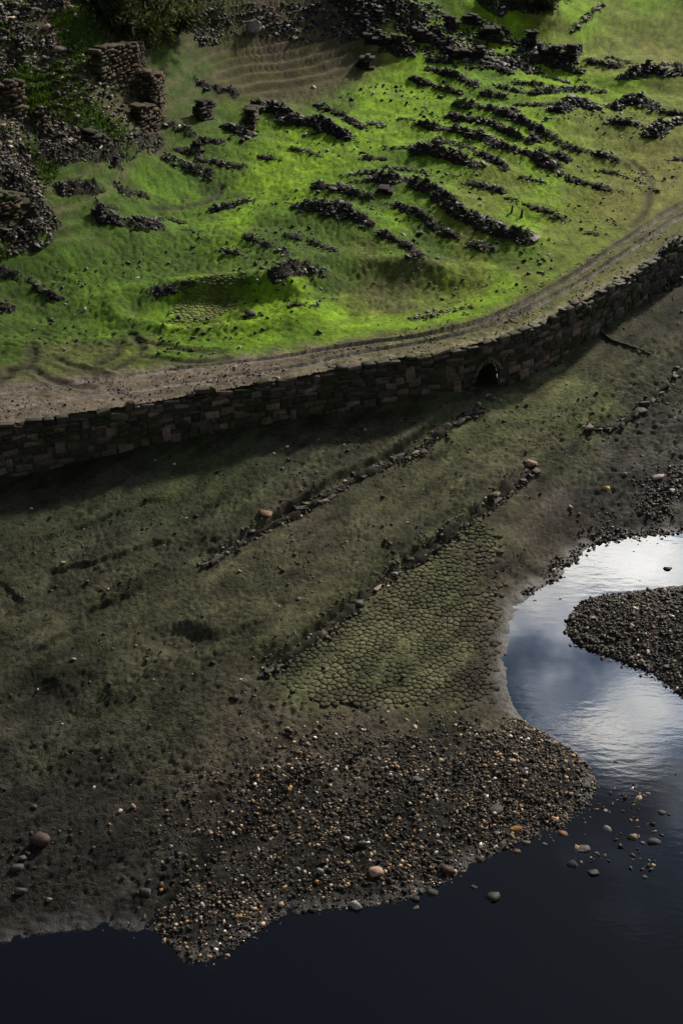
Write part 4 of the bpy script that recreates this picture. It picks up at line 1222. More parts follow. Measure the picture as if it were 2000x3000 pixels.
def retaining_wall():
    root = empty('retaining_wall', (WXY[5][0], WXY[5][1], 1.2))
    tag(root, 'long curved dry stone retaining wall with arched culvert below the dirt road', 'wall')
    off = -Vector(root.location)
    s0, s1 = S_VIS0 - 2.5, S_VIS1 + 2.2
    # culvert
    pa = at_z([(1418, 1130)], 1.1)
    d, sa = seg_dist(pa[:, 0], pa[:, 1], WLINE)
    ax = at_z(wt, ROAD_Z)
    # arch centre: the point of the wall that projects to column 1419
    ss = np.linspace(S_VIS0, S_VIS1, 3000)
    x, y, tx, ty = wall_at(ss)
    px, py = project(x, y, np.full_like(x, 1.5))
    sa = ss[np.argmin(abs(px - 1419))]
    axx, ayy, atx, aty = wall_at(sa)
    zt = float(z_for_row(ayy, 1057)); zb = float(wall_base(sa)) - .05
    rw = .50
    def arch_z(s):
        q = abs(s - sa) / rw
        return zb - .3 if q >= 1 else zb + (zt - zb) * (1 - q ** 2.4) ** .5
    def P(s, off_n, z):
        x, y, tx, ty = wall_at(s)
        return (x + ty * off_n, y - tx * off_n, z)
    # core with the opening
    smp = np.unique(np.concatenate([np.linspace(s0, s1, 260), np.linspace(sa - rw, sa + rw, 25), [sa - rw - 1e-3, sa + rw + 1e-3]]))
    V, F = [], []
    for s in smp:
        lo = arch_z(s) if abs(s - sa) < rw else float(wall_base(s)) - .5
        top = 2.90 + .04 * math.sin(s * 3.1)
        V += [P(s, .06, lo), P(s, .06, top), P(s, -.45, top)]
    for i in range(len(smp) - 1):
        a, b = 3 * i, 3 * (i + 1)
        F += [(a, b, b + 1, a + 1), (a + 1, b + 1, b + 2, a + 2)]
    V = np.array(V) + np.array(off)
    add('core', mesh_np('core', V, np.array(F), M['mortar']), root)
    # barrel of the culvert
    V, F = [], []
    qs = np.linspace(-1, 1, 17)
    for k, dn in enumerate((.06, -1.5, -3.2, -5.5)):
        for q in qs:
            V.append(P(sa + q * rw * .999, dn, arch_z(sa + q * rw * .999) if abs(q) < 1 else zb - .1))
    n = len(qs)
    for k in range(3):
        for i in range(n - 1):
            a = k * n + i
            F.append((a, a + 1, a + n + 1, a + n))
    b0 = len(V)
    V += [P(sa - rw, .3, zb + .0), P(sa + rw, .3, zb + .0), P(sa + rw, -5.5, zb + .1), P(sa - rw, -5.5, zb + .1)]
    F.append((b0, b0 + 1, b0 + 2, b0 + 3))
    V += [P(sa - rw, -5.4, zb - .1), P(sa + rw, -5.4, zb - .1), P(sa + rw, -5.4, zt + .1), P(sa - rw, -5.4, zt + .1)]
    F.append((b0 + 4, b0 + 5, b0 + 6, b0 + 7))
    cul = add('culvert', mesh_np('culvert', np.array(V) + np.array(off), np.array(F), M['mortar']), root)
    # voussoirs
    for i in range(13):
        th = math.pi * (i + .5) / 13
        q = -math.cos(th)
        hh = math.sin(th) ** .85
        cs, cz = sa + q * (rw + .10), zb + (zt - zb) * hh + .10 * hh
        p = P(cs, .10, cz)
        x, y, tx, ty = wall_at(cs)
        o = add('arch_stone', shared('block', i % 8, 'wall_stone'), root, Vector(p) + off)
        rm = Matrix((Vector((tx, ty, 0)), Vector((-ty, tx, 0)), Vector((0, 0, 1)))).transposed() @ Euler((0, -(math.pi / 2 - th) * -1, 0)).to_matrix()
        o.rotation_euler = rm.to_euler()
        o.scale = (.12, .2, .22)
    # facing stones
    L = s1 - s0
    def keep(c, zc, w, h):
        s = c + s0
        dx = max(abs(s - sa) - w / 2, 0)
        return not (dx < rw + .16 and zc - h / 2 < zt + .2 and (dx < rw * .3 or zc - h / 2 < arch_z(sa + min(dx, rw * .98)) + .2))
    st = courses(L, lambda c: float(wall_base(c + s0)) - .1, lambda c: 3.0 + .03 * math.sin(c * 2.3) + .03 * math.sin(c * 7.1), (.12, .26), (.16, .62), keep, 4)
    # rough coping along the edge of the road, some stones missing
    r = np.random.default_rng(9)
    s = 0.0
    cop = []
    while s < L:
        w = r.uniform(.12, .26) if r.random() < .6 else r.uniform(.25, .6)
        if r.random() < .08 + .30 * (s > L * .42):
            cop.append((s + w / 2, 2.955 + r.uniform(-.03, .03), w * .8, r.uniform(.06, .12), r.uniform(-.02, .06)))
        s += w
    items = []
    for c, z, w, h in st:
        if r.random() < .07:
            continue
        x, y, tx, ty = wall_at(c + s0)
        z += .06 * math.sin(c * .9) + .05 * math.sin(c * 2.7 + z * 3) + .03 * math.sin(c * 6.1 + z * 8)
        dn = -.015 + r.uniform(-.03, .03)
        if r.random() < .13:
            z += h * .42; h *= r.uniform(1.6, 2.0); w *= r.uniform(.8, 1.15); dn += .035
        items.append(((x + ty * dn, y - tx * dn, z), math.atan2(ty, tx), (w, .24, h), 'stone'))
    for c, z, w, h, dn in cop:
        x, y, tx, ty = wall_at(c + s0)
        items.append(((x + ty * (dn - .08), y - tx * (dn - .08), z), math.atan2(ty, tx) + r.uniform(-.5, .5), (w, r.uniform(.16, .38), h), 'coping_stone'))
    px, py = project(np.array([i[0][0] for i in items]), np.array([i[0][1] for i in items]), np.array([i[0][2] for i in items]))
    area_ = np.array([i[2][0] * i[2][2] / (i[0][1] ** 2 + 400) * (1 if -10 < a < 2010 else 0) for i, a in zip(items, px)])
    order = np.argsort(-area_)
    rest = []
    for rank, k in enumerate(order):
        loc, rz, sc, nm = items[k]
        e = (r.uniform(-.09, .09), r.uniform(-.16, .16), rz + r.uniform(-.08, .08))
        if rank < 285:
            add(nm, shared('block', int(r.integers(0, 8)), 'wall_stone'), root, Vector(loc) + off, e, sc)
        else:
            rest.append((loc, e, sc))
    loc = np.array([q[0] for q in rest]) + np.array(off)
    n = len(rest)
    col = np.outer(r.uniform(.018, .075, n), (1, .82, .62))
    o = add('small_stones', merged('small_stones', BLOCK, loc, np.array([q[1] for q in rest]), np.array([q[2] for q in rest]), col, M['wall_mix']), root)
    o['kind'] = 'stuff'
    return sa
M['wall_mix'] = stone_material('retaining_wall_stone_small', None, .7, True, moss=.62, mossc=(.022, .027, .009), spec=.15)
S_ARCH = retaining_wall()

# ------------------------------------------------------------------ cracked mud plates
def voronoi_plates(poly, size, seed):
    r = np.random.default_rng(seed)
    x0, y0 = poly.min(0) - size; x1, y1 = poly.max(0) + size
    nx, ny = int((x1 - x0) / size) + 1, int((y1 - y0) / size) + 1
    pts = np.stack(np.meshgrid(np.arange(nx), np.arange(ny)), -1).astype(float)
    pts[1::2, :, 0] += .5
    pts = pts + r.uniform(-.48, .48, pts.shape)
    pts = pts * size + np.array([x0, y0])
    cells = []
    for j in range(2, ny - 2):
        for i in range(2, nx - 2):
            c = pts[j, i]
            if not inside(c[None, 0], c[None, 1], poly)[0]:
                continue
            pg = [c + np.array(v) * size * 2 for v in ((-1, -1), (1, -1), (1, 1), (-1, 1))]
            for dj in (-2, -1, 0, 1, 2):
                for di in (-2, -1, 0, 1, 2):
                    if di == 0 and dj == 0:
                        continue
                    q = pts[j + dj, i + di]
                    m = (c + q) / 2; nrm = q - c
                    out = []
                    for a, b in zip(pg, pg[1:] + pg[:1]):
                        da, db = (a - m) @ nrm, (b - m) @ nrm
                        if da <= 0:
                            out.append(a)
                        if (da < 0) != (db < 0):
                            out.append(a + (b - a) * da / (da - db))
                    pg = out
                    if len(pg) < 3:
                        break
                if len(pg) < 3:
                    break
            if len(pg) >= 3:
                cells.append((c, np.array(pg)))
    return cells
def build_plates():
    allc = []
    for k, (poly, size, h) in enumerate(CRACKS):
        for c, pg in voronoi_plates(poly, size, 70 + k):
            d, _ = seg_dist(c[None, 0], c[None, 1], np.vstack([poly, poly[0]]))
            if d[0] < .5 and RNG.random() > d[0] / .5 + .25:
                continue
            allc.append((c, pg, h, size, float(d[0]), k))
    ctr = np.array([a[0] for a in allc])
    gz = ground(ctr[:, 0], ctr[:, 1], False)
    cols = colours(ctr[:, 0], ctr[:, 1])
    r = np.random.default_rng(3)
    made = []
    for (c, pg, h, size, d, k), z, col in zip(allc, gz, cols):
        cen = pg.mean(0)
        e = min(d / .5, 1)
        gap = (.009 + .010 * r.random() ** 2) * 1.0
        rel = pg - cen
        L = np.linalg.norm(rel, axis=1)[:, None]
        keep = L[:, 0] > 1e-4
        rel, L = rel[keep], L[keep]
        # drop points that nearly coincide
        nxt = np.roll(rel, -1, axis=0)
        kk = np.linalg.norm(nxt - rel, axis=1) > .02
        rel, L = rel[kk], L[kk]
        if len(rel) < 3:
            continue
        o1 = rel * np.maximum(L - gap, .02) / L
        o2 = rel * np.maximum(L - gap - .014, .012) / L
        n = len(rel)
        top = .006 + r.uniform(-.012, .012) * min(1, h / .045)
        curl = r.uniform(-.004, .008)
        V = np.vstack([np.c_[o1, np.full(n, -h - .01)], np.c_[o1, top - .008 + r.uniform(-.006, .006, n)], np.c_[o2, top + curl * r.uniform(.2, 1, n)], [[0, 0, top]]])
        F = []
        for i in range(n):
            j = (i + 1) % n
            F += [(i, j, n + j), (i, n + j, n + i), (n + i, n + j, 2 * n + j), (n + i, 2 * n + j, 2 * n + i), (2 * n + i, 2 * n + j, 3 * n)]
        px, py = project(cen[0], cen[1], z)
        made.append((cen, z, V, np.array(F), (col * .6 + col.mean() * np.array((1.15, 1.0, .68)) * .4) * r.uniform(.85, 1.2), abs(np.cross(o1, np.roll(o1, -1, 0)).sum()) / (cen[1] ** 2 + 576) ** 1.5 * (-20 < px < 2020), k))
    order = sorted(range(len(made)), key=lambda i: -made[i][5])
    low, rest_l, rest_u = 0, [], []
    for rank, i in enumerate(order):
        cen, z, V, F, col, a, k = made[i]
        if rank < 290:
            me = mesh_np('mud_plate', V, F, M['ground'], False, np.repeat(col[None], len(V), 0), {'wet': np.full(len(V), .1)})
            add('mud_plate', me, GR['village_ground'] if k in (1, 2) else GR['riverbed'], (cen[0], cen[1], z))
        else:
            (rest_u if k in (1, 2) else rest_l).append(i)
    for lst, par in ((rest_l, 'riverbed'), (rest_u, 'village_ground')):
        if not lst:
            continue
        Vs, Fs, Cs, b = [], [], [], 0
        for i in lst:
            cen, z, V, F, col, a, k = made[i]
            Vs.append(V + np.array([cen[0], cen[1], z])); Fs.append(F + b); b += len(V)
            Cs.append(np.repeat(col[None], len(V), 0))
        V = np.vstack(Vs)
        o = add('small_mud_plates', mesh_np('small_mud_plates', V, np.vstack(Fs), M['ground'], False, np.vstack(Cs), {'wet': np.full(len(V), .1)}), GR[par])
        o['kind'] = 'stuff'
build_plates()

# ------------------------------------------------------------------ standing walls
def build_ruins():
    for n, (rw, k) in enumerate(zip(RUINS, k_ruin)):
        kz, pts, tops, th, mat, name, label = rw
        W = HIT[k]
        tp = T(kz, [(0, t) for t in tops])[:, 1]
        zt = z_for_row(W[:, 1], tp)
        zt = np.clip(zt, W[:, 2] + .5, W[:, 2] + 3.6)
        root = empty(name, W.mean(0))
        tag(root, label, 'pillar' if 'pillar' in name else 'slab' if 'slab' in name else 'ruin', 'ruined walls of the drowned village')
        off = -np.array(root.location)
        r = np.random.default_rng(500 + n)
        dist = np.linalg.norm(W.mean(0) - np.array([0, 0, CAM_Z]))
        for i in range(len(W) - 1):
            a, b = W[i], W[i + 1]
            L = float(np.hypot(*(b - a)[:2]))
            if L < .15:
                continue
            t = (b - a)[:2] / L
            ang = math.atan2(t[1], t[0])
            zlo = lambda c, a=a, b=b, L=L: a[2] + (b[2] - a[2]) * c / L - .25
            jag = [r.uniform(-.28, .12) for _ in range(12)]
            zhi = lambda c, i=i, L=L, jag=jag: zt[i] + (zt[i + 1] - zt[i]) * c / L + np.interp(c, np.linspace(0, L, 12), jag)
            big = .66 * max(1.0, L * 2.2 / 16)
            st = courses(L, zlo, zhi, (.16 * big, .28 * big), (.30 * big, .75 * big), None, 900 + n * 7 + i)
            # thin core keeps light from leaking between the stones
            cs = np.linspace(0.06, L - .06, 8)
            V, F = [], []
            for c in cs:
                p = a[:2] + t * c
                nn = np.array([-t[1], t[0]]) * th * .32
                zz = max(zhi(c) - .25, zlo(c) + .2)
                for sgn in (-1, 1):
                    V += [(*(p + nn * sgn), zlo(c)), (*(p + nn * sgn), zz)]
            for j in range(len(cs) - 1):
                q, w = 4 * j, 4 * (j + 1)
                F += [(q, w, w + 1, q + 1), (q + 2, q + 3, w + 3, w + 2), (q + 1, w + 1, w + 3, q + 3)]
            F += [(0, 1, 3, 2), (w, w + 2, w + 3, w + 1)]
            add('core', mesh_np('core', np.array(V) + off, np.array(F), M['mortar' if mat == 'ruin' else 'rubble_earth']), root)
            for c, z, w_, h in st:
                p = a[:2] + t * c
                o = add('stone', shared('block', int(r.integers(0, 8)), mat), root, np.array([p[0], p[1], z]) + off + r.uniform(-.025, .025, 3),
                        (r.uniform(-.05, .05), r.uniform(-.05, .05), ang + r.uniform(-.06, .06)), (w_, th * r.uniform(.88, 1.1), h))
build_ruins()

# ------------------------------------------------------------------ rubble banks
def build_rubble():
    for n, (rb, k) in enumerate(zip(RUBBLE, k_rub)):
        kz, pts, th, label = rb
        W = HIT[k]
        line = smooth_line(W[:, :2], 5) if len(W) > 2 else W[:, :2]
        c = W.mean(0)
        h = bank_dims(c, th) * .66
        w = .80 * h + .10
        r = np.random.default_rng(1000 + n)
        c = np.array([c[0], c[1], ground(c[None, 0], c[None, 1], False)[0]])
        root = empty('rubble_bank', c)
        tag(root, label, 'rubble', 'rubble banks of the collapsed houses')
        off = -np.array(c)
        x0, y0 = line.min(0) - w * 1.7; x1, y1 = line.max(0) + w * 1.7
        step = max(.085, h * .17)
        gx, gy = np.meshgrid(np.arange(x0, x1 + step, step), np.arange(y0, y1 + step, step))
        def prof(x, y):
            d, s = seg_dist(x, y, line)
            tot = max(np.linalg.norm(np.diff(line, axis=0), axis=1).sum(), .3)
            ww = w * (1 + .35 * pn(x, y, .9, n) + .3 * pn(s, s * 0, 1.5, n + 3))
            e = np.clip(1 - d / (ww * 1.35), 0, 1)
            lum = .75 + .5 * pn(s, s * 0 + 3, .9, n) + .4 * pn(x, y, .4, n) + .75 * pn(x, y, .2, n + 1)
            gap = sstep(-.5, -.15, pn(s, s * 0 + 9, 1.1, n + 5)) * .6 + .4
            return h * (e ** .9) * np.clip(lum, .15, 1.6) * gap
        gz = ground(gx.ravel(), gy.ravel(), False).reshape(gx.shape)
        bp = prof(gx.ravel(), gy.ravel()).reshape(gx.shape)
        V = np.stack([gx, gy, gz + np.where(bp > .01, bp, -.15) - .04], -1).reshape(-1, 3)
        i = np.arange(gx.size).reshape(gx.shape)
        q = np.stack([i[:-1, :-1], i[:-1, 1:], i[1:, 1:], i[1:, :-1]], -1).reshape(-1, 4)
        q = q[(bp.ravel()[q] > .01).any(1)]
        if not len(q):
            continue
        used = np.unique(q); mp = np.full(len(V), -1); mp[used] = np.arange(len(used))
        add('bank', mesh_np('bank', V[used] + off, mp[q], M['rubble_earth'], True), root)
        # stones all over it
        area_ = (bp > .02).sum() * step * step
        N = int(min(2400, max(50, area_ * 150)))
        px = r.uniform(x0, x1, N * 6); py = r.uniform(y0, y1, N * 6)
        b = prof(px, py)
        kk = np.where(r.random(len(b)) < np.clip(b / h + .02, 0, 1) ** .6 * (b > .004))[0][:N]
        px, py, b = px[kk], py[kk], b[kk]
        if not len(px):
            continue
        z = ground(px, py, False) + b
        size = np.exp(r.normal(math.log(.070), .5, len(px))) * np.clip(h / .3, .75, 1.3)
        order = np.argsort(-size)
        nb = min(7 if th > 35 else 4, len(px))
        for j in order[:nb]:
            s = min(size[j], .34) * 1.1
            add('stone', shared('shard', int(r.integers(0, 10)), 'slate'), root, np.array([px[j], py[j], z[j] + .02]) + off, tuple(r.uniform(-.5, .5, 2)) + (r.uniform(0, 6.28),),
                (s * r.uniform(.9, 1.5), s * r.uniform(.7, 1.1), s * r.uniform(.25, .5)))
        o_ = order[nb:]
        if len(o_):
            s = np.minimum(size[o_], .28)[:, None] * np.stack([r.uniform(.8, 1.5, len(o_)), r.uniform(.6, 1.2, len(o_)), r.uniform(.18, .5, len(o_))], 1)
            e = np.stack([r.normal(0, .4, len(o_)), r.normal(0, .4, len(o_)), r.uniform(0, 6.28, len(o_))], 1)
            o = add('loose_stones', merged('loose_stones', SHARD, np.stack([px[o_], py[o_], z[o_] + .004], 1) + off, e, s, stone_cols(len(o_), 'earthy' if kz in 'AP' and c[0] < -8.5 else 'slate'), M['slate_mix']), root)
            o['kind'] = 'stuff'
build_rubble()

# ------------------------------------------------------------------ rows of stones
def build_rows():
    for n, (rw, k) in enumerate(zip(ROWS, k_row)):
        _, pts, th, label = rw
        W = HIT[k]
        line = smooth_line(W[:, :2], 4)
        c = W.mean(0)
        root = empty('stone_row', c)
        tag(root, label, 'stone row')
        off = -np.array(c)
        r = np.random.default_rng(2000 + n)
        seg = np.concatenate([[0], np.cumsum(np.linalg.norm(np.diff(line, axis=0), axis=1))])
        L = seg[-1]
        s = 0
        items = []
        while s < L:
            x = np.interp(s, seg, line[:, 0]); y = np.interp(s, seg, line[:, 1])
            dist = math.sqrt(x * x + y * y + 480)
            size = th * .6378 / (FPX / dist) * r.uniform(.55, 1.2)
            size = min(max(size, .12), .62)
            x2 = np.interp(s + .2, seg, line[:, 0]); y2 = np.interp(s + .2, seg, line[:, 1])
            items.append((x, y, size, math.atan2(y2 - y, x2 - x)))
            s += size * r.uniform(.65, 1.25) if r.random() > .10 else size * r.uniform(1.5, 3.0)
        P = np.array([(a, b) for a, b, _, _ in items])
        gz = ground(P[:, 0], P[:, 1], False)
        for (x, y, size, ang), z in zip(items, gz):
            add('stone', shared('block' if r.random() < .3 else 'shard', int(r.integers(0, 8)), 'row_stone'), root, np.array([x + r.normal(0, .08), y + r.normal(0, .08), z + size * .06]) + off,
                (r.normal(0, .2), r.normal(0, .2), ang + r.normal(0, .25)), (size * r.uniform(.8, 1.7), size * r.uniform(.4, .8), size * r.uniform(.22, .48)))
        if n < 3:
            tt = np.linspace(0, L, int(L / .12))
            fx = np.interp(tt, seg, line[:, 0]); fy = np.interp(tt, seg, line[:, 1])
            gx_ = np.gradient(fx); gy_ = np.gradient(fy); gl_ = np.hypot(gx_, gy_)
            nx_, ny_ = -gy_ / gl_, gx_ / gl_
            hh_ = np.clip(.055 + .13 * pn(tt, tt * 0, 1.1, 60 + n) + .09 * pn(tt, tt * 0, .28, 61), .0, .22)
            ww_ = .10 + .09 * pn(tt, tt * 0 + 5, .5, 62)
            cols = []
            for kx, hz in ((-1.5, -.12), (-1, .25), (-.45, .95), (.35, 1.0), (1, .35), (1.6, -.12)):
                X_, Y_ = fx + nx_ * ww_ * kx, fy + ny_ * ww_ * kx
                Z_ = ground(X_, Y_, False) + np.where(hz < 0, hz, hh_ * hz) + .045 * pn(X_, Y_, .16, 63)
                cols.append(np.stack([X_, Y_, Z_], 1))
            G_ = np.stack(cols, 1)
            ii = np.arange(G_.shape[0] * 6).reshape(-1, 6)
            qd = np.stack([ii[:-1, :-1], ii[1:, :-1], ii[1:, 1:], ii[:-1, 1:]], -1).reshape(-1, 4)
            add('footing', mesh_np('footing', G_.reshape(-1, 3) + off, qd, M['rubble_mud'], True), root)
        N = int(L * 46)
        t = r.uniform(0, L, N)
        px = np.interp(t, seg, line[:, 0]) + r.normal(0, .13, N); py = np.interp(t, seg, line[:, 1]) + r.normal(0, .13, N)
        z = ground(px, py, False)
        s = np.minimum(np.exp(r.normal(math.log(.062), .45, N)), .17)[:, None] * np.stack([r.uniform(.8, 1.5, N), r.uniform(.6, 1.1, N), r.uniform(.4, .8, N)], 1)
        e = np.stack([r.normal(0, .4, N), r.normal(0, .4, N), r.uniform(0, 6.28, N)], 1)
        o = add('loose_stones', merged('loose_stones', SHARD, np.stack([px, py, z + .02], 1) + off, e, s, stone_cols(N, 'earthy'), M['slate_mix']), root)
        o['kind'] = 'stuff'
build_rows()

# ------------------------------------------------------------------ single stones and stakes
def rock_mesh(seed, col, w):
    """a lumpy weathered stone of its own"""
    r = np.random.default_rng(seed)
    V, F = hull_shape(22 if w > .2 else 14, 1.0, .2, seed, seed % 4 == 0)
    V = V + r.normal(0, .014, V.shape)
    cc = np.array(col)[None] * (1 + r.normal(0, .12, (len(V), 1)))
    return mesh_np('rock', V, F, M['pebble'], False, np.clip(cc, .01, .8))
def build_stones():
    for n, (st, k) in enumerate(zip(STONES, k_st)):
        kz, x, y, wpx, col, label = st
        p = HIT[k][0]
        dist = np.linalg.norm(p - np.array([0, 0, CAM_Z]))
        w = wpx * .6378 / (FPX / dist)
        r = np.random.default_rng(3000 + n)
        name = 'boulder' if w > .42 else 'stone_slab' if 'slab' in label else 'stick' if 'stick' in label else 'stone'
        hz = .30 if 'flat' in label or 'slab' in label else .62
        z = p[2]
        inwater = 'water' in label or 'shallows' in label or 'inlet' in label
        if inwater:
            q = at_z(T(kz, [(x, y)]), 0.0)[0]
            p = np.array([q[0], q[1], 0.0]); z = .0
        if 'upright slab' in label:
            sc, rot = (w, w * .35, w * 1.3), (.2, .5, .3)
        else:
            sc, rot = (w * 1.05, w * r.uniform(.7, 1.0), w * hz), (r.normal(0, .12), r.normal(0, .12), r.uniform(-.6, .6))
        if inwater:
            sc = (sc[0] * .92, sc[1] * .92, sc[2] * .62)
        o = add(name, rock_mesh(4000 + n * 2, np.array(col) * (.42 if inwater else .8), w), None, (p[0], p[1], z + sc[2] * (-.08 if inwater else .16)), rot, sc)
        tag(o, label, 'boulder' if name == 'boulder' else 'stone')
    for (kz, x, y, ty, label), k in zip(STAKES, k_sk):
        p = HIT[k][0]
        zt = float(z_for_row(p[1], T(kz, [(x, ty)])[0, 1]))
        bm = bmesh.new()
        bmesh.ops.create_cone(bm, cap_ends=True, segments=7, radius1=.06, radius2=.045, depth=zt - p[2] + .3)
        for v in bm.verts:
            v.co += Vector((random.uniform(-.012, .012), random.uniform(-.012, .012), random.uniform(-.03, .03)))
        me = bpy.data.meshes.new('stake'); bm.to_mesh(me); bm.free()
        me.materials.append(M['wood'])
        o = add('wooden_stake', me, None, (p[0], p[1], (zt + p[2]) / 2), (.05, .06, 0))
        tag(o, label, 'stake')
M['wood'] = stone_material('weathered_wood', [(0, (.03, .024, .018)), (1, (.045, .036, .028))], .9)
build_stones()
# a half-buried branch on the mud to the right of the culvert
def build_branch():
    P = on_ground(T('D', [(1195, 590), (1240, 625), (1310, 648), (1370, 668), (1420, 692)]))
    ln = smooth_line(P, 5)
    V, F = [], []
    for i, p in enumerate(ln):
        rad = .07 * (1 - .7 * i / len(ln)) + .015 * math.sin(i * 2.1)
        t = ln[min(i + 1, len(ln) - 1)] - ln[max(i - 1, 0)]
        nrm = np.array([-t[1], t[0], 0]); nrm /= np.linalg.norm(nrm)
        for a in range(6):
            th = a * math.pi / 3
            V.append(p + nrm * rad * math.cos(th) + np.array([0, 0, rad * math.sin(th) + .03]))
    for i in range(len(ln) - 1):
        for a in range(6):
            b = (a + 1) % 6
            F.append((6 * i + a, 6 * i + b, 6 * i + 6 + b, 6 * i + 6 + a))
    c = ln.mean(0)
    o = add('branch', mesh_np('branch', np.array(V) - c, np.array(F), M['wood']), None, c)
    tag(o, 'dark bent branch lying on the mud right of the culvert', 'branch')
build_branch()

# ------------------------------------------------------------------ gravel, scree, clods (nobody could count them)
def scatter(poly, n, dens, rng):
    x0, y0 = poly.min(0); x1, y1 = poly.max(0)
    xs, ys = [], []
    got = 0
    for _ in range(40):
        x = rng.uniform(x0, x1, n); y = rng.uniform(y0, y1, n)
        k = inside(x, y, poly)
        x, y = x[k], y[k]
        k = rng.random(len(x)) < dens(x, y)
        xs.append(x[k]); ys.append(y[k]); got += k.sum()
        if got >= n:
            break
    return np.concatenate(xs)[:n], np.concatenate(ys)[:n]
def gravel(name, label, cat, polyF, z, n, dens, size, sig, kind, mat, shapes, smooth, group=None, zbase=None, flat=(.45, .85), up=.25):
    r = np.random.default_rng(hash(name) % 1000 if False else len(label) * 7 + n)
    poly = at_z(T('F', polyF), z) if z is not None else polyF
    x, y = scatter(poly, n, dens, r)
    zz = ground(x, y, True)
    s = np.exp(r.normal(math.log(size), sig, len(x)))
    s = np.minimum(s, size * 3.2)
    sc = s[:, None] * np.stack([r.uniform(.9, 1.4, len(x)), r.uniform(.7, 1.1, len(x)), r.uniform(*flat, len(x))], 1)
    e = np.stack([r.normal(0, .35, len(x)), r.normal(0, .35, len(x)), r.uniform(0, 6.28, len(x))], 1)
    me = merged(name, shapes, np.stack([x, y, zz + sc[:, 2] * up], 1), e, sc, stone_cols(len(x), kind), M[mat], smooth)
    o = add(name, me)
    tag(o, label, cat, group, 'stuff')
    return o
BAR = [(880, 1650), (1020, 1638), (1110, 1640), (1195, 1648), (1260, 1680), (1320, 1722), (1362, 1762), (1376, 1795), (1366, 1838), (1335, 1880), (1280, 1912), (1205, 1942), (1125, 1982), (1050, 2025), (955, 2070), (870, 2090), (780, 2102), (700, 2106), (625, 2134), (575, 2165), (535, 2196), (480, 2220), (430, 2226), (395, 2180), (330, 2090), (310, 1990), (330, 1890), (400, 1800), (540, 1720), (700, 1670)]
def bar_d(x, y):
    d = .22 + .55 * sstep(-5, 3, x) * sstep(22, 31, y) + .15 * sstep(0, 5, x) + .4 * pn(x, y, 1.4, 80) + .25 * pn(x, y, .5, 81)
    ds, _ = seg_dist(x, y, SH)
    de, _ = seg_dist(x, y, BARP)
    soft = np.where(ds < de + .35, 1, sstep(-.2, 2.6, de + .7 * pn(x, y, .8, 82)))
    return np.clip(d, .12, 1) * np.clip(soft, .03, 1)
BARP = at_z(T('F', BAR), .12)
gravel('gravel', 'gravel bar of dark, tan and orange pebbles running into the water', 'gravel', BAR, .12, 22000, bar_d, .042, .6, 'gravel', 'pebble', PEB, False, up=.02)
ISLP = [(1620, 1338), (1568, 1345), (1480, 1352), (1400, 1361), (1335, 1376), (1305, 1405), (1292, 1440), (1312, 1482), (1365, 1506), (1428, 1526), (1500, 1558), (1540, 1590), (1568, 1612), (1640, 1650)]
gravel('island_gravel', 'grey gravel covering the small island in the inlet at right', 'gravel', ISLP, .1, 6000, lambda x, y: np.ones_like(x) * .8, .044, .5, 'earthy', 'slate_mix', SHARD, False)
EDGE = [(1195, 1345), (1240, 1280), (1290, 1220), (1330, 1170), (1380, 1100), (1460, 1060), (1580, 1020), (1700, 1100), (1640, 1240), (1568, 1232), (1480, 1238), (1400, 1248), (1345, 1275), (1315, 1305), (1285, 1338), (1235, 1362)]
EDGEP = at_z(T('F', EDGE), .3)
def edge_d(x, y):
    ds, _ = seg_dist(x, y, SH)
    de, _ = seg_dist(x, y, np.vstack([EDGEP, EDGEP[0]]))
    soft = np.where(ds < de + .3, 1, sstep(0, 2.2, de))
    return np.clip(.35 + 1.1 * pn(x, y, 1.0, 83), .03, 1) * soft
gravel('clods', 'dark wet clods and stones on the mud above the inlet', 'clods', EDGE, .3, 3800, edge_d, .038, .55, 'earthy', 'slate_mix', SHARD, False)
FLAT = [(-40, 1200), (500, 1080), (1100, 920), (1560, 700), (1600, 1100), (1300, 1200), (1190, 1330), (1140, 1600), (700, 1700), (400, 1950), (340, 2120), (-40, 2150)]
gravel('mud_crumbs', 'small dark crumbs and stones strewn over the riverbed mud', 'crumbs', FLAT, .5, 2000, lambda x, y: np.clip(.3 + 1.0 * pn(x, y, 2.2, 84), .03, 1), .042, .5, 'earthy', 'slate_mix', SHARD, False)
SHALLOW = [(1290, 1905), (1370, 1830), (1380, 1790), (1480, 1800), (1560, 1900), (1500, 2000), (1400, 2010), (1300, 1990), (1250, 1950)]
def shallow_stones():
    r = np.random.default_rng(77)
    poly = at_z(T('F', SHALLOW), 0)
    x, y = scatter(poly, 130, lambda x, y: np.clip(.25 + .9 * pn(x, y, .9, 87), .02, 1), r)
    s = np.exp(r.normal(math.log(.07), .45, len(x)))
    sc = s[:, None] * np.stack([r.uniform(.9, 1.5, len(x)), r.uniform(.7, 1.1, len(x)), r.uniform(.4, .7, len(x))], 1)
    e = np.stack([r.normal(0, .3, len(x)), r.normal(0, .3, len(x)), r.uniform(0, 6.28, len(x))], 1)
    o = add('shallow_stones', merged('shallow_stones', SHARD, np.stack([x, y, r.uniform(-.03, .01, len(x))], 1), e, sc, stone_cols(len(x), 'gravel'), M['pebble']))
    tag(o, 'scatter of small stones breaking the surface off the gravel bar', 'stones', None, 'stuff')
shallow_stones()
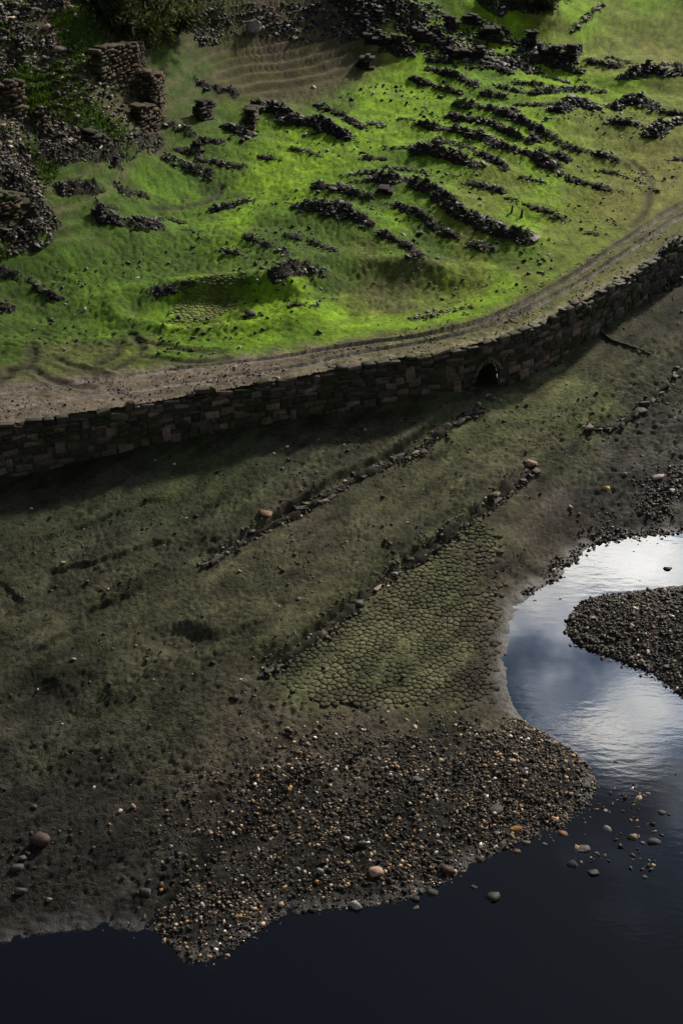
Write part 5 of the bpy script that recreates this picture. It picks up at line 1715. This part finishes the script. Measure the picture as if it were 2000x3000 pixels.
ROADP = np.vstack([np.array([(x + -ty * .1, y + tx * .1) for x, y, tx, ty in (wall_at(q) for q in np.linspace(S_VIS0 - 2, S_VIS1 + 2, 40))]), np.array([(x - ty * 2.1, y + tx * 2.1) for x, y, tx, ty in (wall_at(q) for q in np.linspace(S_VIS1 + 2, S_VIS0 - 2, 40))])])
gravel('road_gravel', 'small stones and grit lying on the dirt road', 'gravel', ROADP, None, 2600, lambda x, y: np.clip(.35 + .9 * pn(x, y, 1.5, 98), .05, 1), .03, .5, 'earthy', 'slate_mix', SHARD, False)
def slope_poly(ptsF, n):
    P = on_ground(T('F', ptsF))
    return P[:, :2]
LEFT = slope_poly([(0, 5), (200, 10), (255, 90), (250, 190), (300, 270), (330, 330), (240, 350), (140, 370), (90, 460), (100, 560), (0, 600)], 0)
def left_d(x, y):
    return np.clip(.55 + .9 * pn(x, y, 1.8, 85) + .4 * pn(x, y, .6, 86), .05, 1)
gravel('scree', 'loose broken slate and rubble scattered over the left hillside', 'scree', LEFT, None, 8500, left_d, .085, .55, 'earthy', 'slate_mix', SHARD, False, flat=(.3, .7))
TOP = slope_poly([(440, 20), (640, 10), (860, 5), (900, 60), (820, 90), (700, 95), (560, 80), (450, 100)], 0)
gravel('slope_stones', 'dark stones strewn on the slope above the brown terraces', 'scree', TOP, None, 2200, left_d, .10, .45, 'slate', 'slate_mix', SHARD, False, flat=(.3, .7))
HAM = slope_poly([(820, 10), (1000, 5), (1140, 60), (1320, 110), (1340, 160), (1100, 160), (900, 120)], 0)
gravel('hamlet_stones', 'dark fallen stones strewn between the far ruined walls', 'rubble stones', HAM, None, 2500, left_d, .11, .45, 'slate', 'slate_mix', SHARD, False, flat=(.3, .7))
MEAD = slope_poly([(60, 640), (420, 560), (520, 300), (900, 180), (1300, 170), (1560, 240), (1560, 420), (1200, 680), (800, 760), (420, 830), (60, 800)], 0)
gravel('meadow_stones', 'small dark stones strewn over the green flat', 'stones', MEAD, None, 1500, lambda x, y: np.clip(.2 + 1.1 * pn(x, y, 3.2, 88), .02, 1), .075, .5, 'slate', 'slate_mix', SHARD, False)

# ------------------------------------------------------------------ grass on the slope and shrubs
def blades(name, label, cat, poly, n, dens, hgt, c0, c1):
    r = np.random.default_rng(n)
    x, y = scatter(poly, n, dens, r)
    m = 4
    x = np.repeat(x, m) + r.normal(0, .06, n * m)[:len(x) * m]; y = np.repeat(y, m) + r.normal(0, .06, len(x))
    z = ground(x, y, True)
    k = len(x)
    a = r.uniform(0, 6.28, k); h = hgt * r.uniform(.5, 1.3, k); wd = h * .16 + .008
    lean = r.uniform(.1, .7, k) * h
    b = a + r.normal(1.57, .5, k)
    p0 = np.stack([x - np.cos(a) * wd, y - np.sin(a) * wd, z - .01], 1); p1 = np.stack([x + np.cos(a) * wd, y + np.sin(a) * wd, z - .01], 1)
    p2 = np.stack([x + np.cos(b) * lean, y + np.sin(b) * lean, z + h], 1)
    V = np.stack([p0, p1, p2], 1).reshape(-1, 3)
    F = np.arange(3 * k).reshape(-1, 3)
    t = r.random(k)[:, None]
    c = np.repeat(np.array(c0)[None] * (1 - t) + np.array(c1)[None] * t, 3, 0)
    o = add(name, mesh_np(name, V, F, M['leaf'], False, c))
    tag(o, label, cat, None, 'stuff')
def leaf_material():
    m, nt, b = new_mat('leaves')
    a = nt.nodes.new('ShaderNodeAttribute'); a.attribute_name = 'Col'
    link(nt, a.outputs['Color'], b.inputs['Base Color'])
    b.inputs['Roughness'].default_value = .7
    b.inputs['Specular IOR Level'].default_value = .2
    tr = nt.nodes.new('ShaderNodeBsdfTranslucent')
    link(nt, a.outputs['Color'], tr.inputs[0])
    mx = nt.nodes.new('ShaderNodeMixShader'); mx.inputs[0].default_value = .35
    link(nt, b.outputs[0], mx.inputs[1]); link(nt, tr.outputs[0], mx.inputs[2])
    link(nt, mx.outputs[0], nt.nodes['Material Output'].inputs['Surface'])
    return m
M['leaf'] = leaf_material()
blades('grass', 'patchy green grass growing between the stones of the left hillside', 'grass', LEFT, 6000, lambda x, y: np.clip(.15 + 1.5 * pn(x, y, 2.4, 90) + .4 * pn(x, y, .7, 91), .0, 1), .13, (.035, .085, .008), (.09, .15, .012))
MEAD2 = slope_poly([(0, 600), (330, 400), (420, 200), (450, 130), (560, 230), (850, 170), (900, 60), (1150, 20), (1300, 100), (1560, 200), (1560, 330), (1300, 450), (1250, 620), (1080, 690), (800, 750), (400, 840), (0, 830)], 0)
blades('moss_grass', 'short bright green growth covering the old village flat', 'grass', MEAD2, 7000, lambda x, y: np.clip(.45 + .9 * pn(x, y, 2.0, 92), .05, 1), .035, (.06, .14, .008), (.14, .24, .012))

def build_bush(n, p, rad, label, c0, c1):
    r = np.random.default_rng(6000 + n)
    root = empty('bush', p)
    tag(root, label, 'bush')
    V, F = [], []
    tips = []
    for i in range(9):
        a = r.uniform(0, 6.28); lean = r.uniform(.2, .75)
        pts = [np.zeros(3)]
        d = np.array([math.cos(a) * lean, math.sin(a) * lean, 1.0])
        for s in range(5):
            d = d + r.normal(0, .18, 3) + np.array([0, 0, -.05 * s])
            pts.append(pts[-1] + d / np.linalg.norm(d) * rad * .30)
        for s, q in enumerate(pts):
            rr = .07 * rad * (1 - s / 6)
            for t in range(5):
                V.append(q + np.array([math.cos(t * 1.2566) * rr, math.sin(t * 1.2566) * rr, -.05 if s == 0 else 0]))
        b = len(V) - 30
        for s in range(5):
            for t in range(5):
                u = (t + 1) % 5
                F.append((b + s * 5 + t, b + s * 5 + u, b + s * 5 + 5 + u, b + s * 5 + 5 + t))
        tips += pts[2:]
    add('trunk', mesh_np('trunk', np.array(V), np.array(F), M['wood']), root)
    tips = np.array(tips)
    N = 4200
    cl = tips[r.integers(0, len(tips), 70)] + r.normal(0, rad * .16, (70, 3))
    ci = r.integers(0, 70, N)
    P = cl[ci] + r.normal(0, rad * .13, (N, 3)) + np.array([0, 0, -.1]) * r.random((N, 1)) * rad
    a = r.uniform(0, 6.28, N); L = rad * r.uniform(.06, .13, N); w = L * .22
    dirv = np.stack([np.cos(a) * .6, np.sin(a) * .6, r.uniform(-1.1, .5, N)], 1); dirv /= np.linalg.norm(dirv, axis=1)[:, None]
    sd = np.cross(dirv, r.normal(size=(N, 3))); sd /= np.linalg.norm(sd, axis=1)[:, None]
    V = np.stack([P - dirv * L[:, None], P + sd * w[:, None], P + dirv * L[:, None], P - sd * w[:, None]], 1).reshape(-1, 3)
    V[:, 2] = np.maximum(V[:, 2], .02)
    F = np.arange(4 * N).reshape(-1, 4)
    t = (r.random(70)[ci] * .6 + r.random(N) * .4)[:, None]
    c = np.repeat(np.array(c0)[None] * (1 - t) + np.array(c1)[None] * t, 4, 0)
    add('crown', mesh_np('crown', V, F, M['leaf'], False, c), root)
for n, (b, k) in enumerate(zip(BUSH, k_bu)):
    p = HIT[k][0]
    build_bush(n, p, b[2], b[3], (.035, .05, .010) if n == 0 else (.018, .026, .008), (.11, .115, .03) if n == 0 else (.035, .045, .014))
